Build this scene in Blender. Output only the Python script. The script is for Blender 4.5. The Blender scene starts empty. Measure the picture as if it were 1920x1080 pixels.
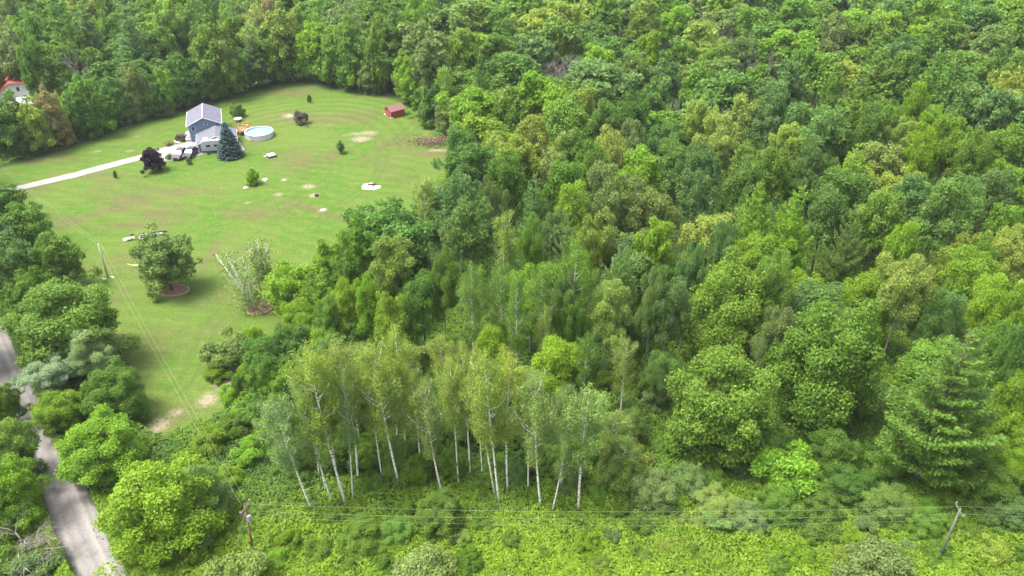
import bpy, math, random
import numpy as np
from math import radians as R, sin, cos, tan, pi
from mathutils import Vector, Matrix

# ---------------------------------------------------------------- camera, world, sun, exposure
C = bpy.context.scene
col = C.collection
F, CH, PITCH = 1493.0, 66.0, 32.3
cam = bpy.data.cameras.new('camera'); camo = bpy.data.objects.new('camera', cam); col.objects.link(camo)
cam.lens = 28.0; cam.sensor_width = 36.0; cam.clip_start = 0.5; cam.clip_end = 6000
camo.location = (0, 0, CH); camo.rotation_euler = (R(90 - PITCH), 0, 0)
C.camera = camo
HAZE = 0.00011

SUN_EL, SUN_AZ = 66.0, -95.0         # azimuth from +Y, positive to the right
W = bpy.data.worlds.new('World'); C.world = W; W.use_nodes = True
nt = W.node_tree; nt.nodes.clear()
sk = nt.nodes.new('ShaderNodeTexSky'); sk.sky_type = 'NISHITA'; sk.sun_disc = False
sk.sun_elevation = R(SUN_EL); sk.sun_rotation = R(SUN_AZ); sk.dust_density = 6.0; sk.air_density = 1.0; sk.ozone_density = 1.0
bg = nt.nodes.new('ShaderNodeBackground'); bg.inputs[1].default_value = 0.15
hs = nt.nodes.new('ShaderNodeHueSaturation'); hs.inputs['Saturation'].default_value = 0.45
wo = nt.nodes.new('ShaderNodeOutputWorld')
nt.links.new(sk.outputs[0], hs.inputs['Color']); nt.links.new(hs.outputs[0], bg.inputs[0]); nt.links.new(bg.outputs[0], wo.inputs[0])

sl = bpy.data.lights.new('sun', 'SUN'); sl.energy = 1.3; sl.angle = R(16); sl.color = (1.0, 0.95, 0.86)
so = bpy.data.objects.new('sun', sl); col.objects.link(so); so.location = (-60, 0, 120)
sd = Vector((sin(R(SUN_AZ)) * cos(R(SUN_EL)), cos(R(SUN_AZ)) * cos(R(SUN_EL)), sin(R(SUN_EL))))
so.rotation_euler = sd.to_track_quat('Z', 'Y').to_euler()
C.view_settings.view_transform = 'Standard'; C.view_settings.look = 'None'
C.view_settings.exposure = 1.92; C.view_settings.gamma = 1.0; C.view_settings.use_curve_mapping = False

# ---------------------------------------------------------------- geometry of the view (to lay things out on the ground)
cp, sp_ = cos(R(PITCH)), sin(R(PITCH))
def G(px, py, z=0.0):
    dx = (px - 960) / F; dy = (540 - py) / F
    d = Vector((dx, cp + dy * sp_, -sp_ + dy * cp)); t = (z - CH) / d.z
    return Vector((dx * t, d.y * t, z))
def atY(px, py, Y):
    dx = (px - 960) / F; dy = (540 - py) / F
    d = Vector((dx, cp + dy * sp_, -sp_ + dy * cp)); t = Y / d.y
    return Vector((dx * t, Y, CH + d.z * t))
def proj(x, y, z):
    q = z - CH; dep = y * cp - q * sp_; up = y * sp_ + q * cp
    return 960 + F * x / dep, 540 - F * up / dep, dep

rng = np.random.default_rng(7)
rnd = random.Random(5)

# ---------------------------------------------------------------- materials
def new_mat(name):
    m = bpy.data.materials.new(name); m.use_nodes = True
    n = m.node_tree.nodes; b = n['Principled BSDF']
    return m, n, m.node_tree.links, b
def mat(name, c, rough=0.7, metal=0.0, noise=0.12, scale=3.0, bump=0.0, spec=0.3):
    m, n, l, b = new_mat(name)
    b.inputs['Roughness'].default_value = rough; b.inputs['Metallic'].default_value = metal
    b.inputs['Specular IOR Level'].default_value = spec
    tc = n.new('ShaderNodeTexCoord'); ns = n.new('ShaderNodeTexNoise'); ns.inputs['Scale'].default_value = scale
    ns.inputs['Detail'].default_value = 6
    l.new(tc.outputs['Object'], ns.inputs['Vector'])
    mr = n.new('ShaderNodeMapRange'); mr.inputs['From Min'].default_value = 0.3; mr.inputs['From Max'].default_value = 0.7
    mr.inputs['To Min'].default_value = 1 - noise; mr.inputs['To Max'].default_value = 1 + noise
    l.new(ns.outputs['Fac'], mr.inputs['Value'])
    vm = n.new('ShaderNodeVectorMath'); vm.operation = 'SCALE'; vm.inputs[0].default_value = c[:3]
    l.new(mr.outputs[0], vm.inputs['Scale']); l.new(vm.outputs[0], b.inputs['Base Color'])
    if bump:
        bp = n.new('ShaderNodeBump'); bp.inputs['Strength'].default_value = bump; bp.inputs['Distance'].default_value = 0.05
        l.new(ns.outputs['Fac'], bp.inputs['Height']); l.new(bp.outputs[0], b.inputs['Normal'])
    return m

def leaf_mat(name, use_attr):
    m, n, l, b = new_mat(name)
    out = [x for x in n if x.type == 'OUTPUT_MATERIAL'][0]
    if use_attr:
        s = n.new('ShaderNodeAttribute'); s.attribute_name = 'leafcol'; src = s.outputs['Color']
    else:
        s = n.new('ShaderNodeObjectInfo'); src = s.outputs['Color']
    t = n.new('ShaderNodeAttribute'); t.attribute_name = 'tint'
    hsv = n.new('ShaderNodeHueSaturation')
    m1 = n.new('ShaderNodeMapRange'); m1.inputs['To Min'].default_value = 0.76; m1.inputs['To Max'].default_value = 1.28
    m2 = n.new('ShaderNodeMapRange'); m2.inputs['To Min'].default_value = 0.508; m2.inputs['To Max'].default_value = 0.497
    l.new(t.outputs['Fac'], m1.inputs['Value']); l.new(t.outputs['Fac'], m2.inputs['Value'])
    l.new(m1.outputs[0], hsv.inputs['Value']); l.new(m2.outputs[0], hsv.inputs['Hue']); l.new(src, hsv.inputs['Color'])
    b.inputs['Roughness'].default_value = 0.6; b.inputs['Specular IOR Level'].default_value = 0.22
    l.new(hsv.outputs[0], b.inputs['Base Color'])
    tr = n.new('ShaderNodeBsdfTranslucent'); h2 = n.new('ShaderNodeHueSaturation'); h2.inputs['Value'].default_value = 1.25; h2.inputs['Hue'].default_value = 0.5
    l.new(hsv.outputs[0], h2.inputs['Color']); l.new(h2.outputs[0], tr.inputs['Color'])
    mx = n.new('ShaderNodeMixShader'); mx.inputs[0].default_value = 0.42
    l.new(b.outputs[0], mx.inputs[1]); l.new(tr.outputs[0], mx.inputs[2]); l.new(mx.outputs[0], out.inputs['Surface'])
    return m
LEAF = leaf_mat('leaf', False); LEAFA = leaf_mat('leaf_mass', True)
BARK = mat('bark_brown', (0.11, 0.085, 0.065), 0.9, noise=0.35, scale=1.5, bump=0.5)
BARKG = mat('bark_grey', (0.2, 0.18, 0.16), 0.9, noise=0.35, scale=1.5, bump=0.5)
DEADW = mat('dead_wood', (0.19, 0.165, 0.155), 0.9, noise=0.3, scale=1.5)
def birch_mat():
    m, n, l, b = new_mat('bark_birch'); b.inputs['Roughness'].default_value = 0.75
    tc = n.new('ShaderNodeTexCoord'); mp = n.new('ShaderNodeMapping'); mp.inputs['Scale'].default_value = (1, 1, 3.5)
    ns = n.new('ShaderNodeTexNoise'); ns.inputs['Scale'].default_value = 1.6; ns.inputs['Detail'].default_value = 5
    l.new(tc.outputs['Object'], mp.inputs[0]); l.new(mp.outputs[0], ns.inputs['Vector'])
    cr = n.new('ShaderNodeValToRGB'); e = cr.color_ramp.elements
    e[0].position = 0.36; e[0].color = (0.08, 0.07, 0.06, 1); e[1].position = 0.46; e[1].color = (0.62, 0.59, 0.53, 1)
    l.new(ns.outputs['Fac'], cr.inputs[0]); l.new(cr.outputs[0], b.inputs['Base Color'])
    return m
BIRCH = birch_mat()

# ---------------------------------------------------------------- mesh helpers
def mesh_quads(name, V, m, tint=None, colr=None):
    n = len(V); me = bpy.data.meshes.new(name)
    me.vertices.add(n * 4); me.vertices.foreach_set('co', V.reshape(-1).astype(np.float32))
    me.loops.add(n * 4); me.loops.foreach_set('vertex_index', np.arange(n * 4, dtype=np.int32))
    me.polygons.add(n); me.polygons.foreach_set('loop_start', np.arange(0, n * 4, 4, dtype=np.int32))
    me.polygons.foreach_set('loop_total', np.full(n, 4, dtype=np.int32))
    if tint is None: tint = rng.random(n)
    a = me.attributes.new('tint', 'FLOAT', 'FACE'); a.data.foreach_set('value', tint.astype(np.float32))
    if colr is not None:
        a = me.attributes.new('leafcol', 'FLOAT_COLOR', 'FACE')
        cc = np.ones((n, 4), np.float32); cc[:, :3] = colr; a.data.foreach_set('color', cc.reshape(-1))
    me.update(calc_edges=True); me.validate(); me.materials.append(m)
    return me

def norm(v): return v / np.maximum(np.linalg.norm(v, axis=-1, keepdims=True), 1e-9)
def rdir(n): return norm(rng.normal(size=(n, 3)))

def cards(P, N, size, elong=1.0, along=None):
    """leaf sprays: rhombic faces at P facing N"""
    n = len(P); N = norm(N)
    a = rdir(n) if along is None else along
    u = norm(a - (a * N).sum(1, keepdims=True) * N); v = np.cross(N, u)
    s = size * (0.6 + 0.8 * rng.random((n, 1)))
    k = rng.random((n, 1)) * 0.35
    U = u * s * 0.5 * elong; Vv = v * s * 0.5
    bend = N * s * 0.14 * rng.normal(size=(n, 1))
    return np.stack([P - U + bend, P - Vv + U * k, P + U + bend, P + Vv + U * k], axis=1)

class MB:
    def __init__(s): s.v = []; s.f = []
    def box(s, x0, x1, y0, y1, z0, z1):
        b = len(s.v)
        s.v += [(x, y, z) for z in (z0, z1) for x, y in ((x0, y0), (x1, y0), (x1, y1), (x0, y1))]
        s.f += [tuple(b + i for i in q) for q in ((3, 2, 1, 0), (4, 5, 6, 7), (0, 1, 5, 4), (1, 2, 6, 5), (2, 3, 7, 6), (3, 0, 4, 7))]
        return s
    def tube(s, pts, rads, sides=6):
        b = len(s.v); pts = [Vector(p) for p in pts]
        for i, p in enumerate(pts):
            d = (pts[min(i + 1, len(pts) - 1)] - pts[max(i - 1, 0)]).normalized()
            a = d.orthogonal().normalized() if i == 0 else (pa - d * pa.dot(d)).normalized()
            pa = a; c = d.cross(a)
            for k in range(sides):
                t = 2 * pi * k / sides; q = p + (a * cos(t) + c * sin(t)) * rads[i]; s.v.append(tuple(q))
        for i in range(len(pts) - 1):
            for k in range(sides):
                k2 = (k + 1) % sides
                s.f.append((b + i * sides + k, b + i * sides + k2, b + (i + 1) * sides + k2, b + (i + 1) * sides + k))
        s.f.append(tuple(b + k for k in range(sides))[::-1]); e = b + (len(pts) - 1) * sides
        s.f.append(tuple(e + k for k in range(sides)))
        return s
    def prism(s, prof, y0, y1):
        """profile in x,z extruded along y"""
        b = len(s.v); n = len(prof)
        s.v += [(x, y0, z) for x, z in prof] + [(x, y1, z) for x, z in prof]
        s.f.append(tuple(b + i for i in range(n))); s.f.append(tuple(b + n + i for i in range(n))[::-1])
        for i in range(n): j = (i + 1) % n; s.f.append((b + i, b + n + i, b + n + j, b + j))
        return s
    def ring(s, r0, r1, z0, z1, n=40):
        b = len(s.v)
        for k in range(n):
            t = 2 * pi * k / n
            for r, z in ((r0, z0), (r1, z0), (r1, z1), (r0, z1)): s.v.append((r * cos(t), r * sin(t), z))
        for k in range(n):
            o, p = b + 4 * k, b + 4 * ((k + 1) % n)
            for i in range(4): j = (i + 1) % 4; s.f.append((o + i, p + i, p + j, o + j))
        return s
    def disc(s, r, z, n=40, wob=0.0, sx=1.0, sy=1.0, seed=0):
        q = random.Random(seed); b = len(s.v)
        ph = [q.random() * 6.28 for _ in range(4)]
        s.v.append((0, 0, z))
        for k in range(n):
            t = 2 * pi * k / n
            rr = r * (1 + wob * (sin(2 * t + ph[0]) * .4 + sin(3 * t + ph[1]) * .35 + sin(5 * t + ph[2]) * .25 + sin(9 * t + ph[3]) * .2 + q.uniform(-.2, .2)))
            s.v.append((rr * cos(t) * sx, rr * sin(t) * sy, z))
        for k in range(n): s.f.append((b, b + 1 + k, b + 1 + (k + 1) % n))
        return s
    def mesh(s, name, m, smooth=False):
        me = bpy.data.meshes.new(name); me.from_pydata(s.v, [], s.f); me.update()
        if m: me.materials.append(m)
        if smooth: me.polygons.foreach_set('use_smooth', [True] * len(me.polygons))
        return me
    def build(s, name, m, parent=None, smooth=False, bevel=0.0):
        o = bpy.data.objects.new(name, s.mesh(name, m, smooth)); col.objects.link(o); o.parent = parent
        if bevel:
            md = o.modifiers.new('bevel', 'BEVEL'); md.width = bevel; md.segments = 2; md.limit_method = 'ANGLE'
        return o

def tag(o, label=None, cat=None, group=None, kind=None):
    if label: o['label'] = label
    if cat: o['category'] = cat
    if group: o['group'] = group
    if kind: o['kind'] = kind
    return o
def thing(name, loc, label, cat, rz=0.0, group=None):
    o = bpy.data.objects.new(name, None); col.objects.link(o); o.location = loc; o.rotation_euler = (0, 0, rz)
    o.empty_display_size = 0.5
    return tag(o, label, cat, group)

def in_poly(x, y, poly):
    x = np.asarray(x, float); y = np.asarray(y, float); c = np.zeros(x.shape, bool); n = len(poly)
    for i in range(n):
        x1, y1 = poly[i]; x2, y2 = poly[(i + 1) % n]
        if y1 == y2: continue
        m = ((y1 > y) != (y2 > y)) & (x < (x2 - x1) * (y - y1) / (y2 - y1) + x1); c ^= m
    return c
_nz = {}
def vnoise(x, y, s, seed=0):
    """smooth value noise 0..1 for numpy arrays"""
    if seed not in _nz: _nz[seed] = np.random.default_rng(seed + 100).random((256, 256))
    T = _nz[seed]; x = x / s + 1000.0; y = y / s + 1000.0
    xi = np.floor(x).astype(int); yi = np.floor(y).astype(int); fx = x - xi; fy = y - yi
    fx = fx * fx * (3 - 2 * fx); fy = fy * fy * (3 - 2 * fy)
    g = lambda a, b: T[a % 256, b % 256]
    return (g(xi, yi) * (1 - fx) + g(xi + 1, yi) * fx) * (1 - fy) + (g(xi, yi + 1) * (1 - fx) + g(xi + 1, yi + 1) * fx) * fy

# ---------------------------------------------------------------- outlines on the ground (photo pixels turned into ground points)
LAWN_PX = [(-60, 345), (-60, 330), (0, 318), (60, 300), (110, 285), (170, 264), (230, 240), (300, 222), (352, 208), (420, 190), (480, 174), (520, 163), (560, 158),
           (640, 172), (700, 178), (760, 190), (800, 230), (860, 262), (900, 285), (880, 300), (820, 345), (780, 400), (720, 470), (680, 500), (640, 540), (590, 600), (550, 640),
           (520, 700), (470, 745), (420, 775), (360, 800), (310, 828), (280, 820), (230, 760), (170, 690), (120, 610), (90, 560), (60, 520), (40, 470), (20, 430), (-20, 400), (-60, 390)]
LAWN = [tuple(G(*p)[:2]) for p in LAWN_PX]
# lawn as it is actually seen between the crowns
LAWN_VIS = [(-60, 335), (0, 308), (110, 280), (210, 250), (300, 224), (350, 210), (430, 192), (520, 166), (560, 161), (640, 185), (700, 192), (722, 195), (760, 225), (790, 265), (850, 284),
            (820, 310), (760, 345), (720, 372), (655, 385), (640, 460), (560, 492), (505, 520), (510, 590), (470, 620), (405, 640), (385, 690), (450, 700), (420, 760), (345, 790), (300, 810),
            (278, 800), (262, 740), (240, 660), (215, 590), (165, 520), (130, 450), (100, 420), (40, 375), (0, 350), (-60, 355)]
ROAD_L = [(-90, 560), (-50, 640), (-10, 730), (30, 820), (62, 880), (85, 950), (110, 1020), (138, 1080), (200, 1200)]
ROAD_R = [(-20, 560), (22, 640), (62, 730), (100, 800), (140, 860), (168, 920), (200, 1000), (236, 1072), (300, 1190)]

# ---------------------------------------------------------------- ground, lawn, road
def ground():
    m, n, l, b = new_mat('forest_floor'); b.inputs['Roughness'].default_value = 0.95
    tc = n.new('ShaderNodeTexCoord'); ns = n.new('ShaderNodeTexNoise'); ns.inputs['Scale'].default_value = 0.25; ns.inputs['Detail'].default_value = 10
    l.new(tc.outputs['Object'], ns.inputs['Vector'])
    cr = n.new('ShaderNodeValToRGB'); e = cr.color_ramp.elements
    e[0].position = 0.35; e[0].color = (0.03, 0.05, 0.014, 1); e[1].position = 0.7; e[1].color = (0.065, 0.115, 0.02, 1)
    l.new(ns.outputs['Fac'], cr.inputs[0]); l.new(cr.outputs[0], b.inputs['Base Color'])
    mb = MB(); S = 1300.0
    mb.v = [(-S, -S, 0), (S, -S, 0), (S, S, 0), (-S, S, 0)]; mb.f = [(0, 1, 2, 3)]
    o = mb.build('ground', m); tag(o, 'dark forest floor under the woods', None, None, 'structure')
ground()

def patch_val(X, Y, px, py, wpx, hpx, ang=0.0, soft=0.5):
    """soft elliptic patch with its centre and extents read off the photo"""
    c = G(px, py); sx = (G(px + wpx / 2, py) - c).length; sy = (G(px, py - hpx / 2) - c).length
    dx, dy = X - c.x, Y - c.y; a = R(ang); u = (dx * cos(a) + dy * sin(a)) / sx; v = (-dx * sin(a) + dy * cos(a)) / sy
    d = np.sqrt(u * u + v * v) + (vnoise(X, Y, 2.2, 3) - 0.5) * 0.9 + (vnoise(X, Y, 0.9, 4) - 0.5) * 0.5
    return np.clip((1 + soft - d) / (2 * soft), 0, 1)

def lawn():
    P = np.array(LAWN); x0, y0 = P.min(0) - 1; x1, y1 = P.max(0) + 1; st = 0.55
    xs = np.arange(x0, x1, st); ys = np.arange(y0, y1, st); X, Y = np.meshgrid(xs, ys)
    ins = in_poly(X + st / 2, Y + st / 2, LAWN)[:-1, :-1]
    ny, nx = X.shape
    Z = 0.02 + 0.10 * vnoise(X, Y, 9, 1) + 0.05 * vnoise(X, Y, 3, 2)
    wear = np.zeros_like(X); sand = np.zeros_like(X); lush = np.zeros_like(X)
    for a in [(240, 378, 110, 26, 12, .6), (205, 395, 60, 14, 10, .6), (300, 405, 90, 40, 0, .7), (240, 425, 80, 20, 15, .5), (240, 482, 90, 12, 8, .4), (225, 560, 26, 30, 0, .5), (258, 538, 20, 12, 0, .4),
              (420, 560, 120, 40, 0, .8), (300, 640, 170, 40, 0, .8), (400, 620, 60, 30, 0, .7), (330, 780, 80, 50, 0, .6), (560, 300, 70, 40, 10, .8), (620, 290, 40, 20, 0, .6), (540, 175, 90, 14, 0, .6),
              (660, 220, 80, 22, 0, .8), (270, 680, 70, 60, 0, .8), (745, 268, 70, 22, 0, .7), (610, 400, 180, 12, -30, .6), (450, 230, 24, 10, 0, .5), (590, 225, 160, 18, 0, .8), (70, 300, 120, 16, 0, .8),
              (130, 415, 60, 20, 0, .6), (800, 290, 90, 14, 0, .6), (395, 480, 20, 60, 0, .7), (180, 330, 100, 10, 0, .8), (330, 360, 120, 16, 0, .8), (480, 400, 100, 22, 0, .9)]:
        wear = np.maximum(wear, patch_val(X, Y, *a) * (0.62 if a[1] < 490 else 0.35))
    for a in [(680, 251, 46, 7, 12, .5), (675, 262, 30, 8, 0, .5), (578, 350, 20, 7, 0, .5), (606, 394, 14, 6, 0, .4), (533, 338, 10, 5, 0, .4), (464, 381, 12, 4, 0, .4), (521, 366, 14, 5, 0, .5), (588, 367, 16, 7, 0, .4),
              (257, 256, 16, 3, 0, .5), (181, 285, 18, 3, 0, .5), (243, 284, 10, 2, 0, .5), (541, 218, 18, 6, 0, .4), (823, 283, 30, 4, 0, .6), (392, 748, 34, 30, 30, .5), (440, 702, 26, 26, 0, .5), (300, 800, 26, 22, 0, .6),
              (330, 775, 20, 10, 0, .6), (418, 725, 30, 16, 0, .5)]:
        sand = np.maximum(sand, patch_val(X, Y, *a))
    # broad mottling
    wear = np.maximum(wear, np.clip((vnoise(X, Y, 14, 6) * .6 + vnoise(X, Y, 5, 7) * .4 - 0.64) * 2.4, 0, 0.3))
    lush = np.clip((vnoise(X, Y, 11, 8) * .6 + vnoise(X, Y, 4, 9) * .4 - 0.42) * 3.0, 0, 1)
    # mowing passes and the wheel marks across the near lawn
    a = G(350, 700); bq = G(560, 480); d = (bq - a).normalized(); off = (X - a.x) * (-d.y) + (Y - a.y) * d.x
    trk = np.zeros_like(X)
    for o_, s_ in ((0.0, 1.0), (1.7, 1.0), (-7, .5), (-5.4, .5), (9.0, .5), (10.6, .5)):
        trk = np.maximum(trk, np.clip(1 - np.abs(off - o_ + (vnoise(X, Y, 16, 11) - .5) * 5) / 0.5, 0, 1) * s_ * (vnoise(X, Y, 7, 12) > .35))
    cm = G(520, 330); dd = np.hypot(X - cm.x, (Y - cm.y) * .8) + (vnoise(X, Y, 20, 13) - .5) * 5
    far_ = np.clip((Y - G(500, 300).y) / 25, 0, 1); lin = (X * .30 + Y * .95) + (vnoise(X, Y, 24, 14) - .5) * 8
    mow = .5 + .5 * (np.sin(dd * 2 * pi / 2.6) * far_ + np.sin(lin * 2 * pi / 2.9) * (1 - far_) * .45) * (vnoise(X, Y, 12, 15) > .3)
    idx = -np.ones(X.shape, int); use = np.zeros(X.shape, bool)
    use[:-1, :-1] |= ins; use[1:, :-1] |= ins; use[:-1, 1:] |= ins; use[1:, 1:] |= ins
    idx[use] = np.arange(use.sum())
    V = np.stack([X[use], Y[use], Z[use]], 1)
    q = np.stack([idx[:-1, :-1][ins], idx[:-1, 1:][ins], idx[1:, 1:][ins], idx[1:, :-1][ins]], 1)
    me = bpy.data.meshes.new('lawn'); me.from_pydata(V.tolist(), [], q.tolist()); me.update()
    at = me.attributes.new('patch', 'FLOAT_COLOR', 'POINT'); cc = np.ones((len(V), 4), np.float32)
    cc[:, 0] = wear[use]; cc[:, 1] = sand[use]; cc[:, 2] = lush[use]; cc[:, 3] = 1
    at.data.foreach_set('color', cc.reshape(-1))
    at3 = me.attributes.new('mow', 'FLOAT', 'POINT'); at3.data.foreach_set('value', mow[use].astype(np.float32))
    at2 = me.attributes.new('track', 'FLOAT', 'POINT'); at2.data.foreach_set('value', trk[use].astype(np.float32))
    me.polygons.foreach_set('use_smooth', [True] * len(me.polygons))
    m, n, l, b = new_mat('lawn_grass'); b.inputs['Roughness'].default_value = 0.9; b.inputs['Specular IOR Level'].default_value = 0.1
    tc = n.new('ShaderNodeTexCoord')
    def noise(sc, det=8, mp=None):
        x = n.new('ShaderNodeTexNoise'); x.inputs['Scale'].default_value = sc; x.inputs['Detail'].default_value = det; x.inputs['Roughness'].default_value = 0.65
        if mp is None: l.new(tc.outputs['Object'], x.inputs['Vector'])
        else:
            k = n.new('ShaderNodeMapping'); k.inputs['Rotation'].default_value = (0, 0, mp[1]); k.inputs['Scale'].default_value = mp[0]
            l.new(tc.outputs['Object'], k.inputs[0]); l.new(k.outputs[0], x.inputs['Vector'])
        return x.outputs['Fac']
    def ramp(src, a, b_, lo=0.0, hi=1.0):
        x = n.new('ShaderNodeMapRange'); x.inputs['From Min'].default_value = a; x.inputs['From Max'].default_value = b_
        x.inputs['To Min'].default_value = lo; x.inputs['To Max'].default_value = hi; l.new(src, x.inputs['Value']); return x.outputs[0]
    def mix(f, A, B):
        x = n.new('ShaderNodeMix'); x.data_type = 'RGBA'
        if isinstance(f, float): x.inputs[0].default_value = f
        else: l.new(f, x.inputs[0])
        for k, s in ((6, A), (7, B)):
            if isinstance(s, tuple): x.inputs[k].default_value = (*s, 1)
            else: l.new(s, x.inputs[k])
        return x.outputs[2]
    def mul(A, f):
        x = n.new('ShaderNodeVectorMath'); x.operation = 'SCALE'; l.new(A, x.inputs[0]); l.new(f, x.inputs['Scale']); return x.outputs[0]
    def mth(op, A, B):
        x = n.new('ShaderNodeMath'); x.operation = op
        for k, s in ((0, A), (1, B)):
            if isinstance(s, (int, float)): x.inputs[k].default_value = s
            else: l.new(s, x.inputs[k])
        x.use_clamp = True
        return x.outputs[0]
    MW = n.new('ShaderNodeAttribute'); MW.attribute_name = 'mow'
    A = n.new('ShaderNodeAttribute'); A.attribute_name = 'patch'; sx = n.new('ShaderNodeSeparateColor'); l.new(A.outputs['Color'], sx.inputs[0])
    T = n.new('ShaderNodeAttribute'); T.attribute_name = 'track'
    base = mix(sx.outputs[2], (0.068, 0.118, 0.018), (0.047, 0.108, 0.011))
    base = mix(ramp(noise(0.5, 6), 0.4, 0.68), base, (0.086, 0.114, 0.023))
    wf = mth('MULTIPLY', sx.outputs[0], ramp(noise(1.3, 8), 0.22, 0.5))
    base = mix(wf, base, (0.098, 0.073, 0.040))
    st_ = noise(1.0, 5, ((0.10, 0.95, 1), R(28)))
    base = mul(base, ramp(st_, 0.35, 0.65, 0.93, 1.07))
    base = mul(base, ramp(MW.outputs['Fac'], 0.0, 1.0, 0.9, 1.1))
    base = mul(base, ramp(noise(3.5, 10), 0.3, 0.7, 0.74, 1.26))
    base = mix(mth('MULTIPLY', T.outputs['Fac'], ramp(noise(2.0), 0.35, 0.6)), base, (0.055, 0.085, 0.02))
    sf = mth('MULTIPLY', sx.outputs[1], ramp(noise(2.2, 9), 0.36, 0.52))
    base = mix(sf, base, (0.22, 0.18, 0.13))
    l.new(base, b.inputs['Base Color'])
    bp = n.new('ShaderNodeBump'); bp.inputs['Strength'].default_value = 0.8; bp.inputs['Distance'].default_value = 0.12
    l.new(noise(4.5, 8), bp.inputs['Height']); l.new(bp.outputs[0], b.inputs['Normal'])
    me.materials.append(m)
    o = bpy.data.objects.new('lawn', me); col.objects.link(o); tag(o, 'mown yellow-green lawn with worn brown patches', None, None, 'structure')
lawn()

def road_strip(name, L, Rr, z, m, label, sub=6, crown=0.0):
    def dens(a):
        out = []
        for i in range(len(a) - 1):
            for k in range(sub):
                t = k / sub; out.append(a[i].lerp(a[i + 1], t))
        out.append(a[-1]); return out
    l_ = dens([G(*p) for p in L]); r_ = dens([G(*p) for p in Rr])
    me = bpy.data.meshes.new(name); V, F_, U = [], [], []; NX = 10; q = random.Random(3)
    for i, (a, b) in enumerate(zip(l_, r_)):
        ja, jb = q.uniform(-.04, .04), q.uniform(-.04, .04)
        for k in range(NX + 1):
            u = k / NX; uu = u + (ja if k == 0 else jb if k == NX else 0); p = a.lerp(b, uu)
            V.append((p.x, p.y, z + crown * 4 * u * (1 - u)))
            U.append(u)
    for i in range(len(l_) - 1):
        for k in range(NX): o = i * (NX + 1) + k; F_.append((o, o + 1, o + NX + 2, o + NX + 1))
    me.from_pydata(V, [], F_); me.update()
    at = me.attributes.new('across', 'FLOAT', 'POINT'); at.data.foreach_set('value', U)
    me.materials.append(m); o = bpy.data.objects.new(name, me); col.objects.link(o); tag(o, label, None, None, 'structure')
def gravel(name, c, dark):
    m, n, l, b = new_mat(name); b.inputs['Roughness'].default_value = 0.95; b.inputs['Specular IOR Level'].default_value = 0.1
    tc = n.new('ShaderNodeTexCoord')
    a = n.new('ShaderNodeAttribute'); a.attribute_name = 'across'
    cr = n.new('ShaderNodeValToRGB'); el = cr.color_ramp.elements
    el[0].position = 0.0; el[0].color = (.62, .62, .6, 1); el[1].position = 1.0; el[1].color = (.68, .66, .62, 1)
    for p, v in ((.1, .9), (.2, 1.12), (.3, .93), (.42, 1.0), (.52, .8), (.62, .95), (.72, 1.2), (.80, .82), (.9, 1.0)):
        e = el.new(p); e.color = (v, v, v, 1)
    l.new(a.outputs['Fac'], cr.inputs[0])
    n1 = n.new('ShaderNodeTexNoise'); n1.inputs['Scale'].default_value = 0.35; n1.inputs['Detail'].default_value = 8; l.new(tc.outputs['Object'], n1.inputs['Vector'])
    n2 = n.new('ShaderNodeTexNoise'); n2.inputs['Scale'].default_value = 6; n2.inputs['Detail'].default_value = 8; l.new(tc.outputs['Object'], n2.inputs['Vector'])
    mx = n.new('ShaderNodeMix'); mx.data_type = 'RGBA'; mx.inputs[6].default_value = (*dark, 1); mx.inputs[7].default_value = (*c, 1)
    mr = n.new('ShaderNodeMapRange'); mr.inputs['From Min'].default_value = .3; mr.inputs['From Max'].default_value = .55; l.new(n1.outputs['Fac'], mr.inputs['Value']); l.new(mr.outputs[0], mx.inputs[0])
    mm = n.new('ShaderNodeMix'); mm.data_type = 'RGBA'; mm.blend_type = 'MULTIPLY'; mm.inputs[0].default_value = 0.9
    l.new(mx.outputs[2], mm.inputs[6]); l.new(cr.outputs[0], mm.inputs[7])
    m2 = n.new('ShaderNodeMapRange'); m2.inputs['From Min'].default_value = .3; m2.inputs['From Max'].default_value = .7; m2.inputs['To Min'].default_value = .82; m2.inputs['To Max'].default_value = 1.15
    l.new(n2.outputs['Fac'], m2.inputs['Value'])
    v = n.new('ShaderNodeVectorMath'); v.operation = 'SCALE'; l.new(mm.outputs[2], v.inputs[0]); l.new(m2.outputs[0], v.inputs['Scale']); l.new(v.outputs[0], b.inputs['Base Color'])
    bp = n.new('ShaderNodeBump'); bp.inputs['Strength'].default_value = .5; bp.inputs['Distance'].default_value = .05; l.new(n2.outputs['Fac'], bp.inputs['Height']); l.new(bp.outputs[0], b.inputs['Normal'])
    return m
ROADM = gravel('road_gravel', (0.195, 0.183, 0.172), (0.13, 0.122, 0.116))
road_strip('road', ROAD_L, ROAD_R, 0.03, ROADM, 'pinkish grey gravel road with wheel tracks', crown=0.10)
DRIVEM = gravel('driveway_gravel', (0.255, 0.242, 0.222), (0.205, 0.195, 0.18))
road_strip('driveway', [(-60, 385), (25, 361), (140, 335), (265, 301), (318, 303), (346, 300), (385, 290), (440, 284), (460, 283)],
           [(-60, 373), (25, 352), (140, 324), (258, 293), (300, 280), (335, 271), (372, 262), (420, 262), (450, 266)], 0.16, DRIVEM, 'pale gravel driveway widening to a parking pad')
road_strip('path', [(336, 270), (345, 264), (358, 257), (372, 252)], [(326, 267), (334, 258), (348, 249), (362, 244)], 0.165, mat('flagstone', (0.38, 0.36, 0.32), noise=.3, scale=2), 'pale stone landing beside the blue house')

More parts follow.
